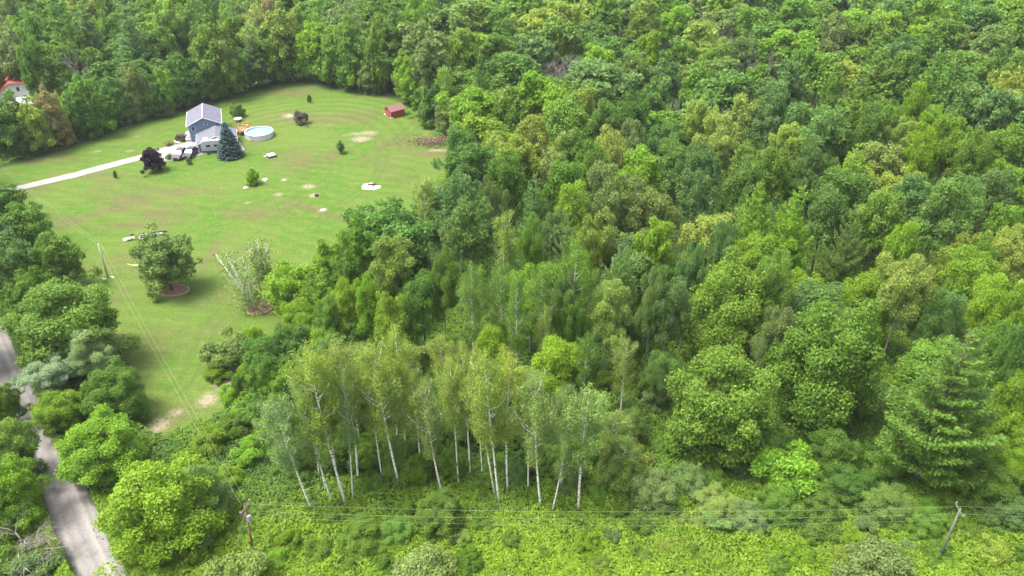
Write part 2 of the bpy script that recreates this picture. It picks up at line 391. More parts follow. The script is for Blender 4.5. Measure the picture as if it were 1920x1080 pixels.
# ---------------------------------------------------------------- tree prototypes (canonical size in metres)
def lobe_crown(nl, Rx, z0, z1, lr, nleaf, leaf, seed, brush=0.0, low=-0.5, squash=0.85, shell=(.45, .86), elong=1.3):
    g = np.random.default_rng(seed); zc = (z0 + z1) / 2; hz = (z1 - z0) / 2
    d = norm(g.normal(size=(nl * 6, 3))); d = d[d[:, 2] > low][:nl]
    fr = g.uniform(shell[0], shell[1], (len(d), 1)); fr[: max(3, nl // 10)] *= 0.35
    ctr = d * fr * np.array([Rx, Rx, hz]) * (1 + 0.13 * g.normal(size=(len(d), 1))) + np.array([0, 0, zc])
    # lop-sidedness
    az = np.arctan2(d[:, 1], d[:, 0]); k = (1 + (.42 if low < -.8 else .1) * np.maximum(0, -d[:, 2])) * (1 + (.06 if low < -.8 else .13) * np.sin(az * 2 + g.random() * 6) + 0.1 * np.sin(az * 3 + g.random() * 6)); ctr[:, :2] *= k[:, None]
    r = g.uniform(lr[0], lr[1], len(d)); w = r ** 2; w /= w.sum()
    li = g.choice(len(d), nleaf * 2, p=w); dr = norm(g.normal(size=(nleaf * 2, 3)) + np.array([0, 0, 0.35]) + (ctr[li] - [0, 0, zc]) / np.array([Rx, Rx, hz]) * 0.7)
    lump = 0.76 + 0.62 * g.random((len(li), 1)) ** 2.0 + 0.10 * np.sin(dr[:, :1] * 9 + li[:, None]) * np.cos(dr[:, 1:2] * 8 + li[:, None] * 2)
    P = ctr[li] + dr * r[li][:, None] * lump * np.array([1, 1, squash])
    keep = np.ones(len(P), bool)
    for j in range(len(d)):
        q = (P - ctr[j]) / (r[j] * np.array([1, 1, squash])); keep &= ~((np.einsum('ij,ij->i', q, q) < 0.62 ** 2) & (li != j))
    keep &= P[:, 2] > 0.15
    P, dr, li = P[keep][:nleaf], dr[keep][:nleaf], li[keep][:nleaf]
    N = dr * 0.55 + np.array([0, 0, 0.35]) + g.normal(size=P.shape) * 0.58
    along = None
    if brush: along = norm(dr * brush + np.array([0, 0, .6]) + g.normal(size=P.shape) * .5); N = g.normal(size=P.shape) * .7 + dr * .5 + np.array([0, 0, .3])
    lt = g.random(len(d)); tint = np.clip(0.35 * lt[li] + 0.65 * g.random(len(P)), 0, 1)
    return cards(P, N, leaf, elong if not brush else 1.9, along), tint, ctr, r

def limb_trunk(h, rad, ctr, nb, seed, start=0.35, stems=1, lean=0.03):
    g = random.Random(seed); mb = MB()
    tips = list(ctr); g.shuffle(tips)
    for s in range(stems):
        ax = g.uniform(-lean, lean) * h; ay = g.uniform(-lean, lean) * h
        pts = [(ax * t ** 1.5 + g.uniform(-.08, .08) * (t > 0), ay * t ** 1.5 + g.uniform(-.08, .08) * (t > 0), h * t - (0.3 if t == 0 else 0)) for t in (0, .1, .25, .42, .6, .78, .92)]
        mb.tube(pts, [rad * k for k in (1.35, 1.0, .88, .72, .5, .28, .08)], 7)
        for c in tips[s::stems][:nb]:
            z0 = max(h * start * .8, min(c[2] - 0.35 * math.hypot(c[0], c[1]) - .5, h * .85)); t = z0 / h
            b0 = Vector((ax * t ** 1.5, ay * t ** 1.5, z0)); c = Vector(c); mid = b0.lerp(c, .5) + Vector((g.uniform(-.3, .3), g.uniform(-.3, .3), -.25))
            rr = rad * (.42 - .25 * t); mb.tube([b0, mid, c], [rr, rr * .6, rr * .2], 5)
    return mb

def pine_crown(Rx, z0, h, nwh, nbr, nleaf, leaf, seed, regular=False, up=0.25):
    g = np.random.default_rng(seed); P, N, A, Tn = [], [], [], []; br = []
    tot = 0.0; specs = []
    for i in range(nwh):
        t = (i + .3 * g.random()) / nwh; z = z0 + (h - z0) * t
        prof = (1 - t) ** (0.85 if regular else 0.75) * (1 if regular else (0.78 + 0.4 * g.random())) + 0.05
        if not regular and t < .25: prof *= .75 + t
        n_ = max(3, int(nbr * (1 - .55 * t))); a0 = g.random() * 6.28
        for k in range(n_):
            L = Rx * prof * (0.93 + .14 * g.random() if regular else 0.62 + .5 * g.random())
            specs.append((z + g.normal() * .15, a0 + 6.283 * k / n_ + g.normal() * .18, L, g.random(), t)); tot += L ** 1.6
    for z, a, L, tn, t in specs:
        m = max(12, int(nleaf * L ** 1.6 / tot)); s = g.random(m) ** .62
        d = np.array([math.cos(a), math.sin(a), 0]); sd_ = np.array([-math.sin(a), math.cos(a), 0])
        wd = L * (.30 if regular else .33) * np.sin(np.clip(s, .05, 1) * 2.75) ** .7
        lat = g.uniform(-1, 1, m); rise = (L * s) * (up if not regular else -.12) + (.35 * L * s ** 3 if not regular else .18 * L * s ** 2)
        p = np.array([0, 0, z]) + d * (L * s)[:, None] + sd_ * (lat * wd)[:, None] + np.array([0, 0, 1.]) * (rise + g.normal(size=m) * (.06 if regular else .11) * L ** .5 - .12 * np.abs(lat) * wd)[:, None]
        P.append(p); al = d * .8 + sd_ * (lat * .8)[:, None] + np.array([0, 0, .45]) + g.normal(size=(m, 3)) * .35
        A.append(norm(al)); N.append(np.array([0, 0, .8]) + g.normal(size=(m, 3)) * .45 - d * .1); Tn.append(np.clip(.4 * tn + .6 * g.random(m), 0, 1))
        br.append(((0, 0, z), (d[0] * L * .8, d[1] * L * .8, z + (L * .8) * (up if not regular else -.1) + .1 * L)))
    P = np.concatenate(P); return cards(P, np.concatenate(N), leaf, 2.6, np.concatenate(A)), np.concatenate(Tn), br

def pine_trunk(h, rad, br, seed):
    mb = MB(); mb.tube([(0, 0, -.3), (.05, 0, h * .3), (0, .06, h * .6), (0, 0, h * .98)], [rad * 1.2, rad * .85, rad * .5, .02], 7)
    for a, b in br: mb.tube([a, b], [rad * .22, rad * .05], 4)
    return mb

def aspen(seed, nleaf, leaf, Rx=2.6, h=20.0, z0=8.5, sparse=False):
    g = np.random.default_rng(seed); mb = MB(); ctr = []
    bend = g.normal(size=2) * .35
    def ax(t): return np.array([bend[0] * math.sin(t * 3), bend[1] * math.sin(t * 2.6), h * t])
    mb.tube([tuple(ax(t) - (np.array([0, 0, .3]) if t == 0 else 0)) for t in (0, .12, .25, .4, .55, .7, .85, .97)], [.17, .145, .135, .12, .10, .08, .05, .02], 7)
    for i in range(26):
        t = (z0 + (h * .96 - z0) * (i + g.random() * .6) / 26) / h; a = g.random() * 6.28
        L = Rx * (1.05 - abs(t - .68) * 1.7) * (.6 + .6 * g.random()); b0 = ax(t * .93)
        tip = b0 + np.array([math.cos(a) * L, math.sin(a) * L, L * (.7 + .5 * g.random())]); mid = (b0 + tip) / 2 + np.array([0, 0, -.15 * L]); mb.tube([tuple(b0), tuple(mid), tuple(tip)], [.07, .045, .02], 4)
        for s in (.5, .75, 1.0): ctr.append((b0 + (tip - b0) * s + g.normal(size=3) * .15, (.35 + .45 * g.random()) * (1.1 if s < 1 else .9)))
    ctr.append((ax(.97), .6)); ctr.append((ax(.92), .8))
    c = np.array([x[0] for x in ctr]); r = np.array([x[1] for x in ctr]); w = r ** 2 / (r ** 2).sum()
    li = g.choice(len(c), nleaf, p=w); dr = norm(g.normal(size=(nleaf, 3)))
    P = c[li] + dr * (r[li][:, None]) * (g.random((nleaf, 1)) ** .7) * np.array([1.45, 1.45, 1.7])
    tint = np.clip(.3 * g.random(len(c))[li] + .7 * g.random(nleaf), 0, 1)
    return mb, cards(P, dr * .4 + g.normal(size=P.shape) * .6 + [0, 0, .3], leaf, 1.35), tint

def dead(seed, h=14, spread=3.2, depth=4, thick=.16, fan=0.55):
    g = random.Random(seed); mb = MB()
    def grow(p, d, L, r, k):
        q = p + d * L; m = p.lerp(q, .5) + Vector((g.uniform(-1, 1), g.uniform(-1, 1), g.uniform(-.3, .3))) * L * .06
        mb.tube([p, m, q], [r, r * .8, r * .55], 5 if k > 1 else 3)
        if k == 0: return
        for i in range(g.choice((3, 4))):
            a = Vector((g.uniform(-1, 1), g.uniform(-1, 1), g.uniform(-.15, .6))).normalized()
            grow(p.lerp(q, g.uniform(.45, 1.0)), (d * (1 - fan) + a * fan).normalized(), L * g.uniform(.5, .8), r * .55, k - 1)
    p = Vector((0, 0, -.2)); d = Vector((g.uniform(-.08, .08), g.uniform(-.08, .08), 1)).normalized()
    grow(p, d, h * .42, thick, depth)
    return mb

PROTO = {}
def reg(kind, lod, R0, h0, leafV, tint, trunk, bark):
    PROTO.setdefault((kind, lod), []).append(dict(R=R0, h=h0, V=leafV, tint=tint,
        crown=mesh_quads(kind + '_crown', leafV, LEAF, tint) if leafV is not None else None,
        trunk=trunk.mesh(kind + '_trunk', bark, True)))
for lod, nl, lf in (('hero', 34000, .20), ('near', 16000, .29), ('mid', 7000, .46), ('far', 3000, .70)):
    nv = {'hero': 4, 'near': 5, 'mid': 5, 'far': 3}[lod]
    for i in range(nv):
        V, t, c, r = lobe_crown(78, 5, 5.0, 18, (.75, 1.55), nl, lf, 10 + i); reg('M', lod, 5.3, 18, V, t, limb_trunk(16, .24, c, 12, i), BARK)
        V, t, c, r = lobe_crown(80, 5, 4.5, 18.5, (.65, 1.25), nl, lf * .8, 30 + i, brush=.9, shell=(.4, .9)); reg('B', lod, 5.3, 18, V, t, limb_trunk(16.5, .2, c, 14, 40 + i), BARKG)
    for i in range(max(3, nv - 1)):
        V, t, br = pine_crown(5, 3.5, 21, 16, 9, int(nl * .9), lf * .62, 60 + i); reg('P', lod, 4.6, 21, V, t, pine_trunk(21, .26, br, i), BARK)
    for i in range(4):
        mb, V, t = aspen(80 + i, int(nl * .33), lf * .62); reg('A', lod, 2.8, 20, V, t, mb, BIRCH)
for lod, nl, lf in (('hero', 46000, .20), ('near', 22000, .30), ('mid', 10000, .46)):
    for i in range(4):
        V, t, c, r = lobe_crown(150, 5, 0.2, 13.6, (.6, 1.35), nl, lf, 110 + i, low=-.97, shell=(.42, .92)); reg('E', lod, 5.4, 14, V, t, limb_trunk(12, .28, c, 14, i, start=.15), BARK)
PROTO[('E', 'far')] = PROTO[('E', 'mid')]
for i in range(6):
    V, t, c, r = lobe_crown(34, 2, 0.15, 3.0, (.30, .62), 15000, .095, 130 + i, low=-.97, brush=(.5 if i % 2 else 0)); reg('S', 'hero', 2.2, 3.1, V, t, limb_trunk(2.6, .06, c, 8, i, start=.05, stems=3, lean=.12), BARK)
    V, t, c, r = lobe_crown(34, 2, 0.15, 3.0, (.35, .75), 2200, .26, 130 + i, low=-.97); reg('S', 'mid', 2.2, 3.1, V, t, limb_trunk(2.6, .06, c, 8, i, start=.05, stems=3, lean=.12), BARK)
PROTO[('S', 'near')] = PROTO[('S', 'hero')]; PROTO[('S', 'far')] = PROTO[('S', 'mid')]
for i in range(4): reg('D', 'near', 3.5, 14, None, None, dead(150 + i, depth=5, thick=.2), DEADW)
PROTO[('D', 'hero')] = PROTO[('D', 'mid')] = PROTO[('D', 'far')] = PROTO[('D', 'near')]

# ---------------------------------------------------------------- colours of foliage
COL = {'g': (0.118, 0.215, 0.026), 'b': (0.165, 0.285, 0.020), 'd': (0.090, 0.180, 0.026), 'y': (0.210, 0.285, 0.048), 'o': (0.146, 0.216, 0.054),
       'c': (0.116, 0.206, 0.046), 'w': (0.230, 0.300, 0.130), 'r': (0.250, 0.220, 0.075), 'p': (0.022, 0.010, 0.018), 's': (0.172, 0.255, 0.064),
       'n': (0.120, 0.105, 0.060), 't': (0.090, 0.145, 0.145)}
CNAME = {'g': 'mid green', 'b': 'bright yellow-green', 'd': 'dark green', 'y': 'pale yellowish', 'o': 'olive green', 'c': 'cool bluish green', 'w': 'silvery white-green',
         'r': 'orange-tinged', 'p': 'deep purple', 's': 'sandy pale green', 'n': 'brownish', 't': 'blue-green'}
KNAME = {'M': ('leafy_tree', 'round-crowned tree', 'tree', 'broad leafy trees of the woods'), 'E': ('leafy_tree', 'full-skirted leafy tree', 'tree', 'broad leafy trees of the woods'),
         'B': ('poplar_tree', 'fine-leaved tree', 'tree', 'fine-leaved trees of the woods'), 'A': ('birch_tree', 'slender pale-barked tree', 'tree', 'slender pale-barked trees'),
         'P': ('pine_tree', 'feathery pine', 'pine tree', 'pines among the woods'), 'S': ('shrub', 'shrub', 'shrub', 'shrubs in the clearing and undergrowth'),
         'D': ('dead_tree', 'bare leafless tree', 'dead tree', 'bare dead trees in the woods')}
HT = {'M': 17.5, 'E': 13, 'B': 18, 'P': 21, 'A': 19, 'D': 15}
def region(px, py):
    r = ['top', 'upper', 'middle', 'lower', 'bottom'][max(0, min(4, int(py / 216)))]; c = ['far left', 'left', 'centre', 'right', 'far right'][max(0, min(4, int(px / 384)))]
    return f'{r} {c}'
TREES_DONE = []
used = {}; placed = []       # placed: x, y, r
COUNT = {}
def put_tree(x, y, r, h, kind, c, label=None, tilt=0.0, name=None, cat=None, group=None, sx=1.0):
    px, py, dep = proj(x, y, h * .6)
    lod = 'hero' if dep < 108 else 'near' if dep < 150 else 'mid' if dep < 225 else 'far'
    pr = PROTO[(kind, lod)]; p = pr[rnd.randrange(len(pr))]
    nm, kn, ct, gp = KNAME[kind]
    o = bpy.data.objects.new(name or nm, None); col.objects.link(o); o.location = (x, y, 0); o.rotation_euler = (0, tilt, 0)
    tag(o, label or 'tree', cat or ct, group or gp); TREES_DONE.append((o, px, py, r * F / dep, kind, c, label))
    s = r / p['R']; rz = rnd.uniform(0, 6.28)
    parts = []
    if p['crown'] is not None:
        k = bpy.data.objects.new('crown', p['crown']); v = rnd.uniform(.86, 1.16); cc = COL[c]
        k.color = (cc[0] * v * rnd.uniform(.92, 1.1), cc[1] * v, cc[2] * v * rnd.uniform(.8, 1.2), 1); parts.append(k)
    k = bpy.data.objects.new('trunk' if kind not in 'S' else 'stems', p['trunk']); parts.append(k)
    for k in parts:
        col.objects.link(k); k.parent = o; k.rotation_euler = (0, 0, rz); k.scale = (s, s * sx, h / p['h'])
    COUNT[nm] = COUNT.get(nm, 0) + 1
    placed.append((x, y, r)); return o

def listed(s):
    """px,py of the crown's middle, its width in px, kind, colour, optional height"""
    for row in s.split(';'):
        f = row.split()
        if not f: continue
        px, py, w, kind, c = float(f[0]), float(f[1]), float(f[2]), f[3], f[4]
        if kind == 'S':
            h = None; p = G(px, py + w * .25); dep = proj(p.x, p.y, 0)[2]; r = w / 2 * dep / F; h = float(f[5]) if len(f) > 5 else r * 1.35
            p = G(px, py, h * .45)
        else:
            h = float(f[5]) if len(f) > 5 else HT[kind] * rnd.uniform(.9, 1.1)
            zc = h * {'M': .62, 'B': .62, 'P': .62, 'E': .5, 'A': .7, 'D': .6}[kind]
            p = G(px, py, zc); dep = proj(p.x, p.y, zc)[2]; r = w / 2 * dep / F * 1.06
        if kind != 'S' and kind != 'A' and in_poly(p.x, p.y, LAWN): print('ON LAWN', row)
        yield p, r, h, kind, c

TREES = '''
15 232 74 E d 14;58 245 56 E y 12;95 222 56 E r 13;130 240 60 E d 12;160 200 64 E g 14;182 232 52 E d 12;222 215 58 E o 13;258 212 52 E d 11;205 165 96 E d;
150 135 46 D n 16;262 150 92 E d;300 190 48 E b 11;332 184 44 E d 10;340 150 74 E d;382 130 90 M g;415 100 62 M y;405 162 78 E d 14;462 140 58 P c 15;
498 128 70 M g 15;540 118 40 P d 15;582 124 70 M b 15;622 132 66 M g 15;28 100 70 B o;62 112 50 M g;105 118 74 M g;60 62 64 M g;105 48 62 M g;
165 58 60 P c;210 60 60 B g;250 82 72 P c;292 90 76 M g;312 58 62 M g;352 48 60 B g;386 64 60 M d;430 64 62 M g;462 44 52 B o;
505 40 42 M r;522 82 84 M y;560 58 62 M g;602 74 70 M b;622 32 62 M d;660 92 60 B g;20 30 50 B o;140 84 56 M d;668 150 100 E d 15;
705 132 66 M g 15;656 120 64 M g;722 116 56 M g;745 76 78 P d;692 40 80 M g;782 38 62 M b;830 22 88 P d;802 92 104 B o 20;815 148 76 B o 18;
772 142 66 M b 14;786 180 58 M b 13;845 185 36 A b 15;882 62 108 B o;872 108 62 M g;900 170 50 P d;968 148 92 M g;1002 58 78 B y;934 62 60 M g;
1052 42 70 M y;1060 122 54 D n 17;1024 140 58 D n 15;1040 84 88 M g;1122 124 62 M b;1132 182 140 B c;1192 150 62 B o;1204 60 70 B y;1242 32 60 M g;
1160 32 88 B c;1216 118 50 M b;1250 160 62 B c;1226 205 60 B c;1270 118 52 B g;952 222 78 M g;1000 196 78 M b;1042 218 66 M b;906 262 100 M b 13;
932 290 60 M y 13;962 312 96 B y;1002 284 76 M y;1062 248 104 M g;1092 232 60 M y;1182 248 70 M d;1132 262 70 B c;1032 322 56 A y 15;1082 302 60 M d;
1142 312 68 M y;1196 335 84 M b 16;1232 290 76 B c;1182 292 52 B o;1112 342 60 M g;912 332 66 M d 14;864 330 56 M y 11;1270 330 86 B c;1302 42 62 B o;
1332 62 76 B o;1382 52 60 B c;1480 54 86 B g;1540 42 60 M g;1562 76 56 B o;1588 66 80 M b;1480 104 104 M b;1436 130 42 D n 17;1392 110 52 B c;
1312 100 78 B y;1350 86 40 D n 16;1342 132 60 M g;1622 82 70 M g;1662 52 68 B c;1740 100 72 P d;1692 118 60 B c;1772 82 76 M g;1782 40 62 M g;
1832 62 96 M d;1852 104 78 M c;1902 72 86 M g;1862 142 62 P g;1832 158 66 B g;1906 142 54 M g;1882 186 68 B y;1782 172 84 P g;1742 166 66 P g;
1642 148 78 P g;1692 150 52 M g;1532 150 80 M g;1562 172 58 P g;1502 142 52 M d;1602 202 100 P g;1592 236 76 P b;1352 190 124 M d;1302 172 60 M g;
1422 172 60 M g;1472 184 76 B c;1442 232 80 B c;1522 262 130 B c;1392 240 66 M y;1342 288 76 B y;1308 252 62 B y;1472 292 68 B y;1702 236 60 B b;
1742 256 52 M b;1782 236 70 B c;1842 232 88 B c;1902 242 86 B c;1682 282 60 B y;1722 306 60 M b;1768 300 78 B b;1812 326 66 M g;1880 304 80 M g;
1592 345 96 P b;1312 342 68 B c;1402 328 76 M g;1442 352 70 M g;1522 330 60 B c;728 462 158 E d 14;676 486 74 E g 13;800 382 46 A y 16;742 512 86 B y 14;
862 412 88 B c;882 452 96 B c;924 404 44 B o;948 462 56 A y;946 362 70 M g;1002 410 70 P c;1066 372 78 M g;1070 422 66 M b;1132 402 86 B o;
1202 412 104 B o;1110 472 76 B y;1032 462 52 B o;1062 492 76 P c;1225 486 78 B b;1162 532 78 P c;1080 530 60 A b;1012 572 54 A g;886 566 54 A g;
936 566 54 A g;966 586 46 A g;832 552 66 B g;792 572 84 M d 15;742 622 84 E b 13;692 592 64 E b 13;652 592 66 E b 12;1020 632 34 A y 15;1072 622 56 B g 14;
1102 682 46 A g 14;1140 612 92 B y 15;1172 690 50 A y 14;1220 590 56 B o;1040 692 104 M b 12;924 668 74 M b 12;1252 602 76 B c;1242 700 62 M c 10;1000 500 56 B g;
1050 590 50 B o;1642 236 72 B g;1622 268 66 M d;1655 262 50 M g;1330 456 94 M y;1302 386 78 B c;1392 380 72 M d;1410 432 88 P b;1352 492 60 B c;1482 442 84 P b;1404 512 92 M b;1542 420 76 M c;
1582 472 84 P c;1646 432 84 M g;1682 482 60 M b;1702 402 76 B c;1752 432 110 B c;1852 382 86 B c;1802 402 76 B c;1872 452 76 M g;1882 500 80 M y;
1802 502 86 B y;1832 520 60 M g;1690 556 100 B y;1358 596 160 E g 17;1500 572 92 E b;1612 588 110 E b;1550 690 186 E g 18;1762 604 60 M c;1842 592 84 M b;
1902 606 70 M b;1350 762 180 E g 15;1450 642 72 B o 14;1416 692 30 A o 15;1860 676 76 B g;1822 640 34 D n 15;1892 760 84 M b 13;1882 830 90 E b 9;1902 690 60 M d;
1735 620 60 M d 14;1290 540 60 B c;1245 545 60 M d 14;1440 560 70 M g;550 545 96 E b 9;622 506 70 E b 11;600 566 70 E g 10;544 664 92 E d 9;512 706 74 E g 7;
562 622 62 E b 8;622 612 60 E g 10;520 640 46 S b 4;600 650 60 E g 8;660 540 60 E g 12
'''
for p, r, h, k, c in listed(TREES):
    if k in 'MB' and p.x < -20 and p.y > 150: k = 'E'
    if p.y > 125 and p.x < -5:
        for _ in range(60):      # stand the far treeline behind the mown grass
            if in_poly(p.x, p.y - r * .75, LAWN) or in_poly(p.x, p.y, LAWN): p.y += .8; p.x -= .15
            else: break
    put_tree(p.x, p.y, r, h, k, c)

# big named trees of the near part: base pixel, crown width px, height px-derived
def based(bx, by, w, h, kind, c, label, tilt=0.0, **kw):
    p = G(bx, by); dep = proj(p.x, p.y, h * .5)[2]; return put_tree(p.x, p.y, w / 2 * dep / F, h, kind, c, label, tilt, **kw)
big = [
 (125, 612, 190, 'E', 'g', 13, 'huge rounded leafy tree between the gravel road and the lawn'),
 (215, 735, 110, 'E', 'g', 8, 'mid green leafy tree at the lawn edge below the huge rounded tree'),
 (112, 775, 90, 'E', 'b', 6, 'yellow-tinted low leafy tree on the road verge'),
 (190, 838, 150, 'E', 'b', 8, 'spreading light green tree arching over the gravel road'),
 (302, 955, 205, 'E', 'b', 11, 'large bright leafy tree at the bottom left beside the road bend'),
 (378, 930, 110, 'E', 's', 8, 'autumn-tinted leafy tree left of the wooden utility pole'),
 (18, 845, 100, 'E', 'g', 9, 'leafy tree on the far left verge across the road'),
 (12, 925, 120, 'E', 'b', 9, 'bright leafy tree on the left verge opposite the big roadside tree'),
 (10, 762, 60, 'E', 'g', 7, 'small leafy tree on the left verge at the photo edge'),
 (4, 384, 84, 'E', 'g', 8, 'leafy tree at the left edge below the driveway mouth'),
 (50, 432, 96, 'E', 'g', 10, 'leafy tree on the left edge beneath the driveway end'),
 (105, 490, 92, 'E', 'g', 10, 'leafy tree beside the lawn left of the pale-topped utility pole'),
 (25, 500, 90, 'E', 'c', 11, 'dull bluish leafy tree at the left edge above the road'),
 (60, 555, 90, 'E', 'g', 9, 'leafy tree tucked above the huge rounded roadside tree'),
 (10, 470, 60, 'E', 'o', 11, 'olive leafy tree at the left photo edge'),
]
for px, py, w, k, c, h, lab in big:
    p = G(px, py, h * .5); dep = proj(p.x, p.y, h * .5)[2]; put_tree(p.x, p.y, w / 2 * dep / F, h, k, c, lab, group='leafy trees along the gravel road')
for px, py, w, h, lab in [(165, 672, 90, 9, 'silvery tree with bare white branches in front of the huge rounded tree'), (95, 708, 100, 7, 'silvery leaning shrub hanging over the gravel road')]:
    p = G(px, py, h * .6); dep = proj(p.x, p.y, h * .6)[2]; put_tree(p.x, p.y, w / 2 * dep / F, h, 'B', 'w', lab, name='willow_tree', group='silvery trees by the road')
for px, py, w, h, lab in [(160, 655, 80, 9, 'bare white branches poking out of the silvery tree'), (40, 1000, 130, 5, 'brown bare twiggy bush on the left verge at the bottom'), (120, 690, 70, 6, 'leafless white limb leaning above the gravel road')]:
    p = G(px, py, h * .5); dep = proj(p.x, p.y, h * .5)[2]; put_tree(p.x, p.y, w / 2 * dep / F, h, 'D', 'n', lab, group='bare trees by the road')

# birch stand: foot pixel and top pixel, so each stem stands on its own spot and leans as it does
BIRCHES = [(590, 970, 512, 745, 88, 's'), (625, 950, 565, 740, 74, 's'), (650, 952, 575, 640, 96, 'y'), (672, 908, 625, 640, 84, 'y'), (682, 866, 660, 650, 60, 'y'), (752, 922, 700, 640, 92, 'y'),
           (742, 880, 740, 610, 70, 'y'), (830, 932, 795, 720, 76, 's'), (882, 900, 862, 640, 70, 'y'), (845, 795, 815, 630, 66, 'y'), (936, 946, 905, 660, 84, 'y'), (928, 930, 885, 670, 70, 'y'),
           (952, 922, 960, 660, 84, 'y'), (1015, 965, 1005, 700, 88, 's'), (1032, 970, 1062, 775, 56, 's'), (1084, 960, 1108, 720, 104, 's'), (770, 790, 762, 640, 64, 'y'), (700, 830, 690, 640, 60, 'y'),
           (975, 840, 990, 690, 60, 's'), (1120, 905, 1150, 770, 76, 's'), (800, 860, 778, 690, 54, 's'), (638, 925, 605, 650, 60, 'y'), (662, 940, 640, 690, 54, 's'), (718, 905, 690, 660, 62, 'y'), (765, 900, 745, 665, 56, 'y'), (860, 915, 842, 670, 60, 'y'), (905, 900, 882, 660, 56, 'y'), (990, 925, 985, 690, 60, 's'), (1050, 925, 1060, 720, 60, 's'), (612, 930, 570, 690, 56, 's'), (790, 905, 770, 700, 56, 'y'), (1140, 930, 1175, 820, 60, 's'), (600, 905, 560, 690, 60, 's')]
for i, (bx, by, tx, ty, w, c) in enumerate(BIRCHES):
    b = G(bx, by); t = atY(tx, ty, b.y); h = t.z; dep = proj(b.x, b.y, h * .7)[2]
    row = sorted([q[0] for q in BIRCHES if (q[1] > 915) == (by > 915)]); k_ = row.index(bx)
    ORD = ['first', 'second', 'third', 'fourth', 'fifth', 'sixth', 'seventh', 'eighth', 'ninth', 'tenth', 'eleventh', 'twelfth', 'thirteenth', 'fourteenth', 'fifteenth', 'sixteenth', 'seventeenth', 'eighteenth', 'nineteenth', 'twentieth', 'twenty-first', 'twenty-second']
    lab = f'white-trunked {"yellowish" if c == "y" else "grey-green"} birch, {ORD[k_]} foot from the left in the {"front" if by > 915 else "back"} row'
    put_tree(b.x, b.y, w / 2 * dep / F * 0.98, math.hypot(h, t.x - b.x), 'A', c, lab, tilt=math.atan2(t.x - b.x, h), group='white birches in a stand')

# the great pine in the lower right
p = G(1712, 918); put_tree(p.x, p.y, 6.1, 21.5, 'P', 'g', 'great feathery pine with drooping lower boughs at lower right')

SHRUBS = '''
1180 770 64 S c 4;1225 748 60 S o 3.5;1195 872 84 S y 5;1250 918 84 S o 4;1300 978 62 S y;1352 982 82 S s;1392 992 60 S y;1470 972 60 S y;1468 890 150 S b 5.5;1386 872 58 S c;1660 945 80 S s;
680 1010 72 S g;745 1006 58 S g;826 970 90 S g 4;836 1004 52 S c;1015 1038 40 S g;1262 1028 54 S y;1306 1042 56 S g;1650 1070 140 S o;1852 1032 76 S y;1890 972 84 S c;792 1072 116 S s;440 1088 150 S s;
425 655 116 S s 5;470 640 60 S b 4;460 720 60 S g 4;480 772 78 S g 4;432 742 52 S b;700 910 54 S g;560 900 60 S g;540 860 70 S g;470 850 70 S b;1130 930 60 S g;1170 960 50 S g;1540 1000 80 S g;1600 1010 60 S b;1420 930 60 S g;1560 900 70 S g;
1720 990 80 S g;1780 940 60 S b;980 880 70 S c 5;780 880 60 S b 5;880 1050 60 S g;960 1010 50 S g;1100 1020 60 S b;600 1040 70 S g;540 1010 60 S b;430 900 70 S b;1650 880 80 S g 4;1850 900 90 S g 5;1240 840 50 S g;1300 860 60 S b;
395 830 80 S b;440 800 70 S g;520 800 80 S b 5;1000 860 60 S g 4;905 905 50 S g;1070 890 70 S o 4;650 990 40 S b;1500 1040 70 S b;1760 1040 70 S g;60 1062 120 S o 3;10 1060 90 S g 3;480 690 60 S b 4;405 700 50 S b;1175 640 60 S g 5;1210 730 50 S g 4;
1340 900 54 S g;1300 905 48 S o;1420 1010 50 S g;1200 985 54 S g;1150 1010 44 S o;1560 965 60 S g;1620 985 50 S o;1570 1045 56 S y;1700 1035 54 S o;1460 1060 60 S g;1350 1050 60 S b;1200 1050 56 S g;1130 1060 50 S y;
1810 1000 56 S g;1900 1030 60 S g;1790 1062 64 S b;900 985 44 S g;870 1010 40 S y;760 950 48 S g;620 975 50 S g;590 1050 46 S y;640 1060 60 S g;510 960 50 S g;560 975 40 S o;520 1050 60 S b;720 1055 48 S g;1050 990 44 S y;1010 985 36 S g;
1390 830 60 S g 4;1330 860 56 S d 4;1500 940 60 S g;1870 950 60 S d;1740 950 56 S g;1085 740 50 S g 4;1140 720 50 S g 4
'''
for p, r, h, k, c in listed(SHRUBS): put_tree(p.x, p.y, r, h, k, c)

# ---------------------------------------------------------------- fill between the listed crowns
KEEP = [LAWN_VIS, [(-60, 600), (0, 590), (30, 690), (70, 790), (150, 850), (165, 900), (240, 1080), (120, 1080), (60, 880), (0, 760), (-60, 700)],
        [(-40, 130), (80, 130), (88, 204), (-40, 206)],
        [(400, 820), (560, 830), (640, 900), (1150, 900), (1200, 760), (1300, 800), (1380, 900), (1560, 940), (1930, 930), (1990, 1150), (300, 1150)],
        [(345, 190), (425, 190), (425, 215), (345, 215)]]
def blocked(x, y, r, h):
    for dx, z in ((0, h), (0, h * .6), (-.75 * r, h * .7), (.75 * r, h * .7), (0, h * .3), (0, h * .88)):
        px, py, dep = proj(x + dx, y, z)
        for i_, K in enumerate(KEEP):
            if i_ == 2 and y > G(30, 190).y + 8 or i_ == 4 and y > G(390, 250).y + 8: continue
            if in_poly(px, py, K): return True
    return bool(in_poly(x, y, LAWN) or in_poly(x, y - r * .8, LAWN))
EDGE = [(30, 300), (62, 292), (95, 284), (130, 272), (165, 262), (200, 252), (235, 241), (268, 232), (300, 224), (330, 212), (352, 203), (385, 196), (418, 188), (450, 180), (485, 170), (520, 160), (548, 155), (585, 156),
        (620, 166), (655, 176), (690, 184), (718, 186), (770, 200), (790, 225), (808, 246), (836, 262), (865, 272), (892, 280)]
